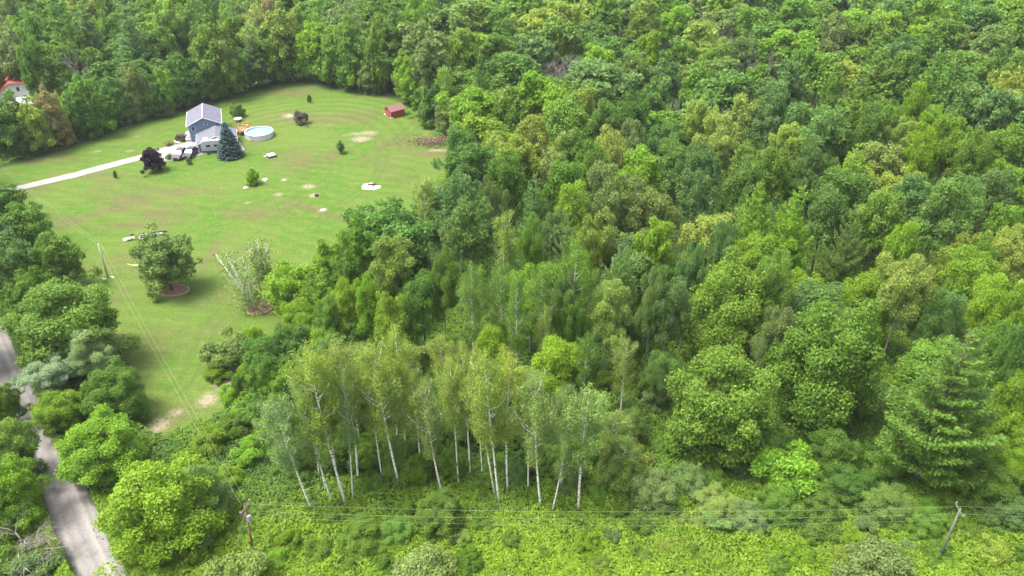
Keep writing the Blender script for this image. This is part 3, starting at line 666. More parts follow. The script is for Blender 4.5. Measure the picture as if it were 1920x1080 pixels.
for i, (ex, ey) in enumerate(EDGE):
    if 700 < ex < 765: continue
    p = G(ex, ey - 1.5); q = (p - Vector((-60, 120, 0))).normalized(); r = rnd.uniform(2.6, 4.0); h = rnd.uniform(6.5, 10.5) * (.8 if ex < 60 else 1)
    put_tree(p.x + q.x * r * .3, p.y + abs(q.y) * r * .6 + 1, r, h, 'E', rnd.choice('ddgdgo'))
for ex, ey in [(640, 560), (600, 600), (575, 640), (640, 620), (700, 600), (720, 560), (680, 640), (760, 600), (510, 720), (540, 740), (610, 690), (590, 720)]:
    p = G(ex, ey + 20); put_tree(p.x, p.y, rnd.uniform(2.4, 3.4), rnd.uniform(6, 9), 'E', rnd.choice('dgbg'))
for i in range(26):
    ex = 560 + 25 * i + rnd.uniform(-10, 10); ey = rnd.choice((835, 862, 890)) + rnd.uniform(-8, 8)
    p = G(ex, ey); put_tree(p.x, p.y, rnd.uniform(1.6, 2.6), rnd.uniform(3.5, 6.5), 'E', rnd.choice('ddgcg'))
for px_, py_, w_, h_, c_ in [(1290, 905, 74, 4, 'o'), (1345, 950, 84, 4, 's'), (1400, 975, 76, 4, 'o'), (1460, 950, 80, 4.5, 'g'), (1530, 940, 80, 4, 'g'), (1600, 915, 80, 4.5, 'd'), (1660, 950, 90, 4, 's'), (1740, 985, 70, 3.5, 'g'),
        (1850, 915, 110, 6, 'g'), (1900, 880, 110, 7, 'b'), (1830, 860, 90, 6, 'g'), (1560, 850, 90, 6, 'd'), (1440, 840, 80, 5, 'd'), (1165, 885, 90, 6.5, 'y'), (1225, 925, 90, 5, 'o'), (1300, 830, 70, 4.5, 'd'), (1890, 965, 90, 4, 'c'), (745, 1000, 64, 3, 'g'), (675, 1005, 84, 3.6, 'g'), (825, 960, 84, 4.5, 'g')]:
    p = G(px_, py_, h_ * .45); dep = proj(p.x, p.y, h_ / 2)[2]; put_tree(p.x, p.y, w_ / 2 * dep / F, h_, 'E', c_, name='bush', cat='bush', group='tall bushes along the wires')
auto = []
PL = [tuple(q) for q in placed]
gy = 52.0
while gy < 350:
    stp = 7.4 if gy < 150 else 8.6
    hw = 0.66 * gy + 34; gx = -hw + rnd.random() * stp
    while gx < hw:
        x = gx + rnd.uniform(-.35, .35) * stp; y = gy + rnd.uniform(-.35, .35) * stp; gx += stp
        r = rnd.uniform(3.8, 5.4) * (1 if y < 150 else 1.2)
        px, py, dep = proj(x, y, 12)
        inlist = -40 < px < 1960 and py > 25
        arr = np.array(PL); d = np.hypot(arr[:, 0] - x, arr[:, 1] - y)
        if (d < .66 * (arr[:, 2] + r)).any(): continue
        h = rnd.uniform(14, 19.5) * (.86 if inlist and y < 210 else 1)
        if blocked(x, y, r, h):
            h *= .6; r *= .75
            if blocked(x, y, r, h): continue
        u = rnd.random()
        k = 'M' if u < .5 else 'B' if u < .8 else 'P' if u < .97 else 'A'
        c = rnd.choice('gggddbbccoyg'); 
        if k in 'MB' and px < 800 and y > 150: k = 'E'; h *= .92
        if k == 'P': c = rnd.choice('gcdg'); h *= 1.12
        if k == 'A': r *= .55; c = 'y'
        auto.append((x, y, r, h, k, c)); PL.append((x, y, r))
    gy += stp * .92
print('listed', COUNT, 'auto', len(auto))
auto.sort(key=lambda a: a[1])
LIMIT = {'M': 298, 'B': 298, 'P': 298, 'A': 298}
rest = []
for a in auto:
    x, y, r, h, k, c = a; px, py, dep = proj(x, y, h * .9); nm = KNAME[k][0]
    if -60 < px < 1980 and py > 12 and dep < 420 and COUNT.get(nm, 0) < 298 and py < 1120 and COUNT.get('_auto', 0) < 330:
        COUNT['_auto'] = COUNT.get('_auto', 0) + 1; put_tree(x, y, r, h, k, c)
    else: rest.append(a)
print('after auto', COUNT, 'rest', len(rest))
def far_wood():
    Vs, Ts, Cs = [], [], []
    for x, y, r, h, k, c in rest:
        pr = PROTO[(k, 'far')]; p = pr[rnd.randrange(len(pr))]; V = p['V']; n = len(V)
        keep = rng.random(n) < (.95 if y < 260 else .6); V = V[keep]; t = p['tint'][keep]
        a = rnd.uniform(0, 6.28); s = r / p['R']; M = np.array([[cos(a) * s, -sin(a) * s, 0], [sin(a) * s, cos(a) * s, 0], [0, 0, h / p['h']]])
        Vs.append(V @ M.T + np.array([x, y, 0])); Ts.append(t)
        v = rnd.uniform(.86, 1.16); Cs.append(np.tile(np.array(COL[c]) * v, (len(t), 1)))
    me = mesh_quads('far_woods', np.concatenate(Vs), LEAFA, np.concatenate(Ts), np.concatenate(Cs))
    o = bpy.data.objects.new('far_woods', me); col.objects.link(o); tag(o, 'mass of green treetops filling the far woods along the top', 'woods', None, 'stuff')
far_wood()

# ---------------------------------------------------------------- undergrowth: ferns, brambles and saplings nobody could count
def undergrowth():
    A = [(8, 8, 3)]
    n = 1300000; t = rng.random(n); y = 46 + (165 - 46) * t ** 1.5; x = (rng.random(n) * 2 - 1) * (0.66 * y + 26)
    dep = y * cp + CH * sp_; px = 960 + F * x / dep; py = 540 - F * (y * sp_ - CH * cp) / dep
    rd = in_poly(px, py, [(q[0], q[1]) for q in ROAD_L] + [(q[0], q[1]) for q in ROAD_R][::-1]) | in_poly(x, y, LAWN)
    k = ~rd & (px > -60) & (px < 1990) & (py < 1130); x, y = x[k], y[k]
    hgt = 0.25 + 1.5 * vnoise(x, y, 3.6, 21) ** 1.6 + .8 * vnoise(x, y, 1.3, 22) ** 2 + .35 * vnoise(x, y, .6, 23)
    z = hgt * (0.62 + .38 * rng.random(len(x)) ** .5)
    e = .25; gx = (1.5 * vnoise(x + e, y, 3.6, 21) ** 1.6 + .8 * vnoise(x + e, y, 1.3, 22) ** 2 - 1.5 * vnoise(x - e, y, 3.6, 21) ** 1.6 - .8 * vnoise(x - e, y, 1.3, 22) ** 2) / (2 * e)
    gy_ = (1.5 * vnoise(x, y + e, 3.6, 21) ** 1.6 + .8 * vnoise(x, y + e, 1.3, 22) ** 2 - 1.5 * vnoise(x, y - e, 3.6, 21) ** 1.6 - .8 * vnoise(x, y - e, 1.3, 22) ** 2) / (2 * e)
    N = np.stack([-gx, -gy_, np.ones_like(x)], 1) * .8 + rng.normal(size=(len(x), 3)) * .45
    P = np.stack([x, y, z], 1); V = cards(P, N, .16, 1.9)
    m = vnoise(x, y, 6, 25)[:, None] * .55 + vnoise(x, y, 2.0, 26)[:, None] * .45; m = np.clip((m - .35) * 3, 0, 1)
    cc = np.array([0.115, 0.215, 0.024]) * (1 - m) + np.array([0.158, 0.268, 0.024]) * m
    dk = np.clip((vnoise(x, y, 3.1, 27)[:, None] * .6 + vnoise(x, y, 1.1, 28)[:, None] * .4 - .52) * 6, 0, .9); cc = cc * (1 - dk) + np.array([0.075, 0.15, 0.03]) * dk
    # nearer the front the ferns are yellower
    f = np.clip((66 - y) / 12, 0, 1)[:, None] * .5; cc = cc * (1 - f) + np.array([0.215, 0.315, 0.014]) * f
    me = mesh_quads('undergrowth', V, LEAFA, rng.random(len(V)), cc)
    o = bpy.data.objects.new('undergrowth', me); col.objects.link(o); tag(o, 'lush yellow-green ferns and brambles covering the clearing floor', 'undergrowth', None, 'stuff')
undergrowth()

# ---------------------------------------------------------------- single plants in the yard
def yard(px, py, w, h, kind, c, label, nm=None, cat='shrub', **kw):
    p = G(px, py); dep = proj(p.x, p.y, h / 2)[2]; return put_tree(p.x, p.y, w / 2 * dep / F, h * .92, kind, c, label, name=nm, cat=cat, group='plants on the lawn', **kw)
yard(291, 322, 41, 5.6, 'E', 'p', 'deep purple round-crowned tree beside the driveway', 'purple_tree', 'tree')
yard(567, 234, 31, 3.6, 'S', 'n', 'reddish brown bush alone on the lawn right of the pool')
yard(640, 288, 19, 3.4, 'P', 'd', 'small dark green conifer on the middle of the lawn', 'young_spruce', 'tree')
yard(477, 347, 30, 3.6, 'S', 'b', 'yellow-green bush between two pale boulders')
yard(445, 220, 30, 3.4, 'S', 'g', 'small dark-leaved tree behind the pool deck', 'small_tree', 'tree')
yard(355, 309, 12, 1.9, 'S', 'o', 'sparse thin bush in front of the parked cars')
yard(218, 335, 8, 2.0, 'S', 'o', 'tiny sapling on the lawn below the driveway')
yard(581, 192, 9, 2.4, 'S', 'd', 'thin dark sapling at the far end of the lawn')
yard(318, 299, 14, 1.4, 'S', 'o', 'low bush at the corner of the parking pad')
yard(340, 263, 24, 1.6, 'S', 'n', 'brownish flower bed shrub beside the landing')
yard(318, 273, 16, 1.2, 'S', 'r', 'orange low shrub along the top edge of the driveway')
yard(392, 291, 7, 0.9, 'S', 'd', 'small dark bush at the pad edge below the trailer')
yard(320, 220, 20, 1.4, 'S', 'n', 'brown brush heap by the forest edge left of the house')
# weeping dark tree in the mulch bed and the sparse birches beside it
yard(322, 545, 106, 12.0, 'E', 'o', 'dense dark olive tree rising from a round mulch bed', 'bushy_tree', 'tree')
def lawn_birch(bx, by, tx, ty, w, label, leaves):
    b = G(bx, by); t = atY(tx, ty, b.y); h = t.z
    g = np.random.default_rng(bx); root = thing('birch_tree', (b.x, b.y, 0), label, 'tree', group='sparse birches beside the lawn bed')
    dep = proj(b.x, b.y, h / 2)[2]; rr = w / 2 * dep / F
    mb = MB(); V = []
    for s in range(3):
        e = Vector((t.x - b.x + (s - 1) * rr * .7, g.normal() * .6, h * (1 - .1 * abs(s - 1)))); pts = [Vector((s * .25 - .25, 0, -.2)), e * .3 + Vector((0, 0, .3)), e * .6, e]
        mb.tube(pts, [.14, .11, .08, .02], 6)
        for i in range(16):
            q = e * (0.3 + .68 * i / 16); a = g.random() * 6.28; L = rr * .6 * (1.1 - i / 20); tip = q + Vector((cos(a) * L, sin(a) * L, L * .9)); mb.tube([q, tip], [.035, .01], 4)
            m = int(leaves * .25 * (1.3 - i / 16)); P = np.array(tip)[None] + g.normal(size=(m, 3)) * .42; P[:, 2] = np.maximum(P[:, 2], .2); V.append(P)
    m = leaves * 14; P = g.normal(size=(m, 3)) * np.array([rr * .45, rr * .4, h * .14]) + np.array([0, 0, h * .2]); P[:, 2] = np.abs(P[:, 2]) + .2; V.append(P)
    P = np.concatenate(V); k = bpy.data.objects.new('crown', mesh_quads('crown', cards(P, g.normal(size=P.shape) + [0, 0, .4], .26, 1.4), LEAF)); col.objects.link(k); k.parent = root; k.color = (*[c * .95 for c in COL['o']], 1)
    mb.build('trunk', BIRCH, root, True)
lawn_birch(478, 582, 425, 470, 74, 'sparse birch with white forked stems above a curved mulch bed', 55)
lawn_birch(494, 522, 482, 448, 50, 'thin bare-topped birch behind the sparse forked one', 45)

def spruce():
    p = G(433, 294); V, t, br = pine_crown(2.55, .25, 7.8, 17, 14, 12000, .2, 5, regular=True)
    root = thing('spruce_tree', (p.x, p.y, 0), 'conical blue-green spruce in front of the garage', 'spruce tree')
    k = bpy.data.objects.new('crown', mesh_quads('crown', V, LEAF, t)); k.color = (*COL['t'], 1); col.objects.link(k); k.parent = root
    pine_trunk(7.6, .14, br, 1).build('trunk', BARK, root)
spruce()

# ---------------------------------------------------------------- houses
SIDING = mat('blue_siding', (0.11, 0.17, 0.27), .6, noise=.08, scale=1.5)
TRIM = mat('white_trim', (0.38, 0.38, 0.39), .5, noise=.04)
SHING = mat('grey_shingles', (0.115, 0.118, 0.145), .9, spec=.1, noise=.22, scale=2.2, bump=.2)
GLASS = mat('window_glass', (0.02, 0.025, 0.03), .15, noise=.05, spec=.6)
WHITE = mat('white_paint', (0.5, 0.5, 0.5), .45, noise=.05)
WHITE2 = mat('white_siding', (0.78, 0.78, 0.78), .5, noise=.04)
REDR = mat('red_metal_roof', (0.55, 0.10, 0.10), .45, noise=.12, scale=.8)
def roof_panels(mb, x0, x1, xm, ze, zr, y0, y1, oh=.35, t=.16):
    """two pitched slabs over a gable whose ridge runs along y"""
    for xa, s in ((x0, -1), (x1, 1)):
        sl = (zr - ze) / abs(xm - xa); xe = xa + s * oh; z_e = ze - sl * oh
        b = len(mb.v)
        for y in (y0 - oh, y1 + oh): mb.v += [(xe, y, z_e + .02), (xm, y, zr + .02), (xm, y, zr + .02 + t), (xe, y, z_e + .02 + t)]
        mb.f += [(b, b + 1, b + 2, b + 3), (b + 7, b + 6, b + 5, b + 4), (b, b + 4, b + 5, b + 1), (b + 1, b + 5, b + 6, b + 2), (b + 2, b + 6, b + 7, b + 3), (b + 3, b + 7, b + 4, b)]
def window(parent, x, z, w, h, y, m=GLASS):
    f = MB(); t = .12
    f.box(x - w / 2 - t, x + w / 2 + t, y - .07, y + .02, z - h / 2 - t, z - h / 2).box(x - w / 2 - t, x + w / 2 + t, y - .07, y + .02, z + h / 2, z + h / 2 + t)
    f.box(x - w / 2 - t, x - w / 2, y - .069, y + .02, z - h / 2, z + h / 2).box(x + w / 2, x + w / 2 + t, y - .069, y + .02, z - h / 2, z + h / 2).box(x - w / 2, x + w / 2, y - .05, y + .02, z - .03, z + .03)
    fo = f.build('window', TRIM, parent); MB().box(x - w / 2, x + w / 2, y - .03, y + .01, z - h / 2, z + h / 2).build('pane', m, fo); return fo

def blue_house():
    p = G(389, 264); h = thing('blue_house', (p.x, p.y, 0.0), 'blue-sided two-storey house with pale grey gabled roofs and attached garage', 'house', R(18))
    h.scale = (0.9, 0.9, 0.77)
    MB().prism([(-3.6, 0), (3.6, 0), (3.6, 5.0), (0, 6.9), (-3.6, 5.0)], 0, 10).build('wall', SIDING, h)
    r = MB(); roof_panels(r, -3.6, 3.6, 0, 5.0, 6.9, 0, 10, .4); ro = r.build('roof', SHING, h)
    v = MB(); v.box(-.12, .12, 0, 10, 7.06, 7.16).build('ridge_cap', TRIM, ro)
    tr = MB()
    for s in (-1, 1):
        tr.box(s * 3.6 - .1 + .0, s * 3.6 + .1, -.09, .11, 0, 4.75)
        tr.tube([(s * 4.05, -.5, 4.8), (0, -.5, 6.98)], [.13, .13], 4)
        tr.tube([(s * 4.08, -.45, 4.82), (s * 4.08, 10.45, 4.82)], [.10, .10], 4)
    tr.build('trim', TRIM, h)
    window(h, .5, 5.2, .5, .8, 0)
    for x, z in ((-2.6, 3.9), (-2.4, 1.4)): window(h, x, z, .7, 1.1, 0)
    MB().box(3.62, 3.70, 2.0, 3.0, 1.0, 2.3).box(3.62, 3.70, 5.0, 6.0, 1.0, 2.3).box(3.62, 3.7, 3.0, 4.0, 3.4, 4.4).build('window', GLASS, h)
    MB().box(-4.9, -3.75, .4, 3.2, 0, .9).box(-4.6, -3.75, 1.0, 2.6, .9, 1.25).build('porch', TRIM, h)
    # garage wing, nearer to the driveway
    g0, gx = -7.6, 2.5
    MB().prism([(gx - 4.2, 0), (gx + 4.2, 0), (gx + 4.2, 2.7), (gx, 4.4), (gx - 4.2, 2.7)], g0, -.002).build('garage_wall', SIDING, h)
    r = MB(); roof_panels(r, gx - 4.2, gx + 4.2, gx, 2.7, 4.4, g0, -.47, .4); r.build('garage_roof', SHING, h)
    t2 = MB()
    for s in (-1, 1):
        t2.tube([(gx + s * 4.62, g0 - .5, 2.52), (gx, g0 - .5, 4.45)], [.13, .13], 4); t2.tube([(gx + s * 4.64, g0 - .4, 2.52), (gx + s * 4.64, -.1, 2.52)], [.1, .1], 4)
        t2.box(gx + s * 4.2 - .1, gx + s * 4.2 + .1, g0 - .09, g0 + .11, 0, 2.45)
    t2.build('trim', TRIM, h)
    d = MB().box(gx + .1, gx + 3.4, g0 - .06, g0 + .01, 0, 2.1)
    for z in (.5, 1.0, 1.5): d.box(gx + .12, gx + 3.38, g0 - .08, g0 - .055, z, z + .04)
    d.build('garage_door', WHITE, h)
    dd = MB().box(gx - 3.6, gx - 2.7, g0 - .06, g0 + .01, 0, 2.05).build('door', mat('dark_door', (.05, .05, .07), .5), h)
    MB().box(gx - 2.84, gx - 2.76, g0 - .11, g0 - .058, .95, 1.05).build('handle', TRIM, dd)
    window(h, gx - 1.5, 1.7, .8, .9, g0)
    # side vents and a skylight-like pipe on the roof
    MB().tube([(-1.2, 7, 6.1), (-1.2, 7, 7.1)], [.09, .09], 8).tube([(1.4, 4, 6.0), (1.4, 4, 6.8)], [.07, .07], 8).build('vent_pipe', TRIM, ro)
blue_house()

def farmhouse():
    p = G(33, 196); h = thing('white_house', (p.x, p.y, 0), 'white two-storey house with a red metal roof at the left edge', 'house', R(24))
    h.scale = (0.9, 0.9, 0.9)
    Wd = 9.2
    prof = [(-Wd / 2, 0), (Wd / 2, 0), (Wd / 2, 5.3), (-.6, 5.7), (-Wd / 2, 2.6)]
    MB().prism(prof, 0, 9).build('wall', WHITE2, h)
    r = MB()
    for (xa, za), (xb, zb) in (((-Wd / 2 - .5, 2.2), (-.6, 5.72)), ((-.6, 5.72), (Wd / 2 + .4, 5.3))):
        b = len(r.v)
        for y in (-.5, 9.5): r.v += [(xa, y, za + .02), (xb, y, zb + .02), (xb, y, zb + .2), (xa, y, za + .2)]
        r.f += [(b, b + 1, b + 2, b + 3), (b + 7, b + 6, b + 5, b + 4), (b, b + 4, b + 5, b + 1), (b + 1, b + 5, b + 6, b + 2), (b + 2, b + 6, b + 7, b + 3), (b + 3, b + 7, b + 4, b)]
    for i in range(9): r.box(-.3 + i * .6, -.25 + i * .6, -.5, 9.5, 5.62 - i * .05, 5.93 - i * .06)
    r.build('roof', REDR, h)
    # cross wing at the back left with its own steep red gable
    MB().prism([(-Wd / 2 - 5, 0), (-Wd / 2 - .01, 0), (-Wd / 2 - .01, 3.6), (-Wd / 2 - 2.5, 7.2), (-Wd / 2 - 5, 3.6)], 2.5, 10).build('wing_wall', WHITE2, h)
    r = MB(); roof_panels(r, -Wd / 2 - 5, -Wd / 2 - .0, -Wd / 2 - 2.5, 3.6, 7.2, 2.5, 10, .4); r.build('wing_roof', REDR, h)
    for x, z in ((-2.9, 1.5), (0.3, 1.6), (2.4, 1.7), (-1.2, 3.9), (1.3, 4.1), (3.6, 4.2)): window(h, x, z, .55, .95, 0)
farmhouse()
def solar():
    p = G(46, 205); h = thing('solar_array', (p.x, p.y, 0), 'dark blue ground-mounted solar panels in front of the white house', 'solar panels', R(20))
    h.scale = (0.9, 0.9, 0.9)
    PM = mat('solar_glass', (.07, .09, .16), .25, noise=.15, spec=.5)
    for i in range(6):
        a = -3.9 + i * 1.35; mb = MB(); b = 0
        mb.v = [(a, -2.6, .9), (a + 1.25, -2.6, .9), (a + 1.25, .6, 3.2), (a, .6, 3.2)]; mb.v += [(x, y, z - .06) for x, y, z in mb.v]
        mb.f = [(0, 1, 2, 3), (7, 6, 5, 4), (0, 4, 5, 1), (1, 5, 6, 2), (2, 6, 7, 3), (3, 7, 4, 0)]; mb.build('panel', PM, h)
    fr = MB()
    for x in (-3.8, 0, 3.8): fr.tube([(x, .5, 0), (x, .5, 3.0)], [.06, .06], 6).tube([(x, -2.4, 0), (x, -2.4, .9)], [.06, .06], 6)
    fr.tube([(-3.9, .5, 3.0), (4.1, .5, 3.0)], [.05, .05], 6).build('frame', TRIM, h)
solar()
p = G(68, 193); o = MB().disc(4.5, .02, 30, .35, 1.2, .9, 3).build('gravel_yard', mat('pale_gravel', (.5, .47, .40), .95, noise=.3, scale=1.2)); o.location = (p.x, p.y, 0); tag(o, 'pale gravel patch beside the white house', None, None, 'structure')
p = G(60, 186); put_tree(p.x, p.y, 1.5, 2.8, 'S', 'd', 'dark round bush at the corner of the white house', group='plants on the lawn')

def shed():
    p = G(741, 217); h = thing('red_shed', (p.x, p.y, 0), 'small red wooden shed with reddish brown roof at the lawn edge', 'shed', R(-52))
    h.scale = (0.76, 0.76, 0.76)
    RW = mat('red_boards', (.26, .06, .04), .75, noise=.2, scale=2); RR = mat('maroon_roof', (.17, .085, .08), .8, noise=.2, scale=2)
    MB().prism([(-1.8, 0), (1.8, 0), (1.8, 2.3), (0, 3.4), (-1.8, 2.3)], -2.4, 2.4).build('wall', RW, h)
    r = MB(); roof_panels(r, -1.8, 1.8, 0, 2.3, 3.4, -2.4, 2.4, .3, .12); r.build('roof', RR, h)
    MB().box(-1.88, -1.81, -1.7, -.9, 1.1, 1.8).build('window', TRIM, h); MB().box(-1.88, -1.81, .9, 1.7, 1.1, 1.8).build('window', TRIM, h)
    d = MB().box(-1.87, -1.81, -.5, .5, 0, 2.0).build('door', RR, h); MB().box(-1.92, -1.87, .32, .4, .95, 1.05).build('handle', TRIM, d)
    MB().box(-3.3, -1.9, -2.3, 2.3, 0, .14).build('porch', mat('pale_boards', (.5, .36, .27), .8, noise=.2), h)
shed()

# ---------------------------------------------------------------- pool, deck and yard things
def pool():
    p = G(487, 256); h = thing('swimming_pool', (p.x, p.y, .08), 'round above-ground pool with white wall and blue water', 'swimming pool')
    h.scale = (0.9, 0.9, 0.9)
    r = MB(); r.ring(3.28, 3.36, 0, 1.25, 48)
    for k in range(16): t = 2 * pi * k / 16; r.box(3.36 * cos(t) - .06, 3.36 * cos(t) + .06, 3.36 * sin(t) - .06, 3.36 * sin(t) + .06, 0, 1.24)
    r.build('wall', WHITE, h)
    MB().ring(3.18, 3.46, 1.252, 1.31, 48).build('rim', TRIM, h)
    MB().ring(3.262, 3.278, .1, 1.25, 48).build('liner', mat('pool_liner', (.16, .48, .68), .5, noise=.15, scale=1), h)
    wm, n, l, b = new_mat('pool_water'); b.inputs['Base Color'].default_value = (.16, .52, .72, 1); b.inputs['Roughness'].default_value = .08
    ns = n.new('ShaderNodeTexNoise'); ns.inputs['Scale'].default_value = 2.2; bp = n.new('ShaderNodeBump'); bp.inputs['Strength'].default_value = .25; l.new(ns.outputs['Fac'], bp.inputs['Height']); l.new(bp.outputs[0], b.inputs['Normal'])
    MB().disc(3.26, 1.02, 48).build('water', wm, h)
    MB().tube([(-1.3, -3.5, 0), (-1.3, -3.5, 1.6), (-1.3, -3.1, 1.6), (-1.3, -3.0, .9)], [.04] * 4, 6).tube([(-.8, -3.5, 0), (-.8, -3.5, 1.6), (-.8, -3.1, 1.6), (-.8, -3.0, .9)], [.04] * 4, 6).box(-1.28, -.82, -3.6, -3.45, .4, .45).box(-1.28, -.82, -3.6, -3.45, .8, .85).build('ladder', TRIM, h)
pool()
def deck():
    p = G(461, 250); h = thing('pool_deck', (p.x, p.y, .05), 'orange-brown wooden deck with railing beside the pool', 'deck', R(15))
    h.scale = (0.9, 0.9, 0.9)
    DM = mat('deck_boards', (.25, .13, .07), .75, noise=.25, scale=2)
    d = MB()
    for i in range(14): d.box(-1.6 + i * .24, -1.6 + i * .24 + .22, -1.6, 1.8, 1.08, 1.12)
    d.build('boards', DM, h)
    f = MB()
    for x in (-1.5, 1.4):
        for y in (-1.5, 1.7): f.box(x, x + .12, y, y + .12, 0, 2.0 if (x < 0 or y > 0) else 1.07)
    f.box(-1.5, 1.5, 1.71, 1.79, 1.9, 1.99).box(-1.49, -1.41, -1.4, 1.7, 1.9, 1.985).box(-1.6, 1.76, -1.62, -1.58, .9, 1.078); f.build('railing', DM, h)
    s = MB()
    for i in range(4): s.box(-2.9 + i * .33, -2.57 + i * .33, -1.0, .2, 0, .26 * (i + 1))
    s.build('steps', DM, h)
deck()
def parasol(px, py, c, label, rz=0):
    p = G(px, py); h = thing('patio_chair', (p.x, p.y, 1.17), label, 'chair', rz, 'chairs on the pool deck'); m = mat('chair_plastic', c, .5)
    MB().box(-.28, .28, -.26, .26, .4, .46).build('seat', m, h); MB().box(-.28, .28, .24, .3, .46, 1.0).build('backrest', m, h)
    for sx in (-1, 1):
        for sy in (-1, 1): MB().box(sx * .25 - .03, sx * .25 + .03, sy * .22 - .03, sy * .22 + .03, 0, .4).build('leg', m, h)
parasol(458, 246, (.4, .3, .07), 'yellow chair on the left side of the pool deck'); parasol(465, 247, (.42, .33, .1), 'yellow chair on the deck next to the water', .6)
def glass_table():
    p = G(447, 228); h = thing('garden_table', (p.x, p.y, .08), 'round pale garden table under the small dark tree', 'table')
    h.scale = (0.9, 0.9, 0.9)
    MB().disc(1.0, .75, 32).ring(.95, 1.03, .70, .78, 32).build('tabletop', mat('pale_top', (.42, .52, .50), .3), h)
    MB().tube([(0, 0, 0), (0, 0, .74)], [.06, .05], 8).build('leg', TRIM, h); MB().ring(.02, .35, 0, .06, 20).build('base', TRIM, h)
glass_table()
def firepit_table():
    p = G(509, 294); h = thing('sandbox', (p.x, p.y, .08), 'square white-topped box with a dark base on the lawn below the pool', 'sandbox', R(40))
    h.scale = (0.9, 0.9, 0.9)
    DB = mat('dark_timber', (.06, .05, .05), .8); MB().box(-1.0, 1.0, -1.0, 1.0, 0, .4).build('base', DB, h); MB().box(-.88, .88, -.88, .88, .405, .52).build('lid', WHITE, h, bevel=.03)
    MB().box(-1.5, -1.05, .2, .9, 0, .22).build('step', TRIM, h)
firepit_table()
def trailer():
    p = G(412, 284); h = thing('camper_trailer', (p.x, p.y, .17), 'white camper trailer with dark windows parked before the garage', 'camper', R(10))
    h.scale = (0.9, 0.9, 0.9)
    TM = mat('camper_skin', (.34, .34, .37), .4, noise=.05)
    MB().prism([(-3.6, .55), (3.6, .55), (3.7, 2.7), (3.4, 2.95), (-3.2, 2.95), (-3.7, 2.5), (-3.8, 1.2)], -1.2, 1.2).build('body', TM, h, bevel=.06)
    MB().box(-3.25, 3.45, -1.22, 1.22, 2.955, 3.06).box(-.4, .5, -.4, .4, 3.062, 3.3).build('roof', WHITE, h, bevel=.04)
    for x, w in ((-2.1, .95), (-.3, .95), (1.0, .6), (2.3, .5)): MB().box(x - w / 2, x + w / 2, -1.24, -1.19, 1.55, 2.05).build('window', GLASS, h)
    MB().box(1.75, 1.8, -1.25, -1.19, .7, 2.3).box(-3.5, 3.5, -1.235, -1.19, .95, 1.05).build('stripe', mat('grey_stripe', (.2, .2, .26), .5), h)
    for s in (-1, 1):
        for x in (.2, 1.1):
            m = MB(); q = m.tube([(x, s * 1.0, .36), (x, s * 1.2, .36)], [.36, .36], 18); w = m.build('wheel', mat('rubber', (.02, .02, .02), .8), h)
    MB().tube([(-3.75, 0, .5), (-4.8, 0, .45)], [.08, .06], 6).tube([(-4.5, 0, 0), (-4.5, 0, .9)], [.05, .05], 6).box(-4.5, -4.1, -.25, .25, .55, 1.0).build('hitch', mat('hitch_black', (.03, .03, .03), .6), h)
trailer()
RUB = mat('tyre_rubber', (.02, .02, .02), .85); CHR = mat('rim_grey', (.45, .45, .47), .35, metal=.6)
def car(px, py, c, label, rz, tall=0.0):
    p = G(px, py); h = thing('parked_car', (p.x, p.y, .17), label, 'car', rz, 'cars parked on the driveway pad')
    PM = mat('car_paint', c, .4, noise=.03, spec=.35); H = 1.0 + tall * .2
    def xs(prof, hw, top):     # body lofted along y with sides tapering inwards
        mb = MB(); n = len(prof)
        for s in (-1, 1): mb.v += [(s * hw * (1 - .16 * max(0, z - top) / .6), y, z) for y, z in prof]
        mb.f = [tuple(range(n))[::-1], tuple(range(n, 2 * n))]; mb.f += [(i, (i + 1) % n, n + (i + 1) % n, n + i) for i in range(n)]; return mb
    xs([(-2.2, .32), (2.2, .32), (2.28, .6), (2.2, .88), (1.1, H), (-1.5, H), (-2.15, .95), (-2.25, .6)], .9, .9).build('body', PM, h, bevel=.07)
    xs([(1.05, H - .01), (.35, H + .5), (-1.35, H + .5), (-2.0, H - .03)], .82, H).build('cabin', GLASS, h, bevel=.05)
    MB().box(-.62, .62, -1.3, .3, H + .49, H + .545).build('roof', PM, h, bevel=.03)
    for sx in (-1, 1):
        for y in (-1.35, 1.4):
            w = MB().tube([(sx * .72, y, .33), (sx * .93, y, .33)], [.33, .33], 18).build('wheel', RUB, h); MB().tube([(sx * .925, y, .33), (sx * .945, y, .33)], [.19, .19], 14).build('rim', CHR, w)
        MB().box(sx * .62 - .2, sx * .62 + .2, 2.2, 2.29, .58, .74).build('headlight', TRIM, h); MB().box(sx * .66 - .16, sx * .66 + .16, -2.28, -2.19, .62, .8).build('tail_light', mat('tail_red', (.35, .02, .02), .4), h)
        MB().box(sx * .98 - .09, sx * .98 + .09, .72, .84, H - .06, H + .08).build('mirror', PM, h)
car(339, 296, (.075, .055, .065), 'mauve-grey car on the left of the driveway pad', R(176), .6)
car(358.5, 293, (.04, .045, .07), 'dark slate blue car between the mauve car and the camper', R(176))

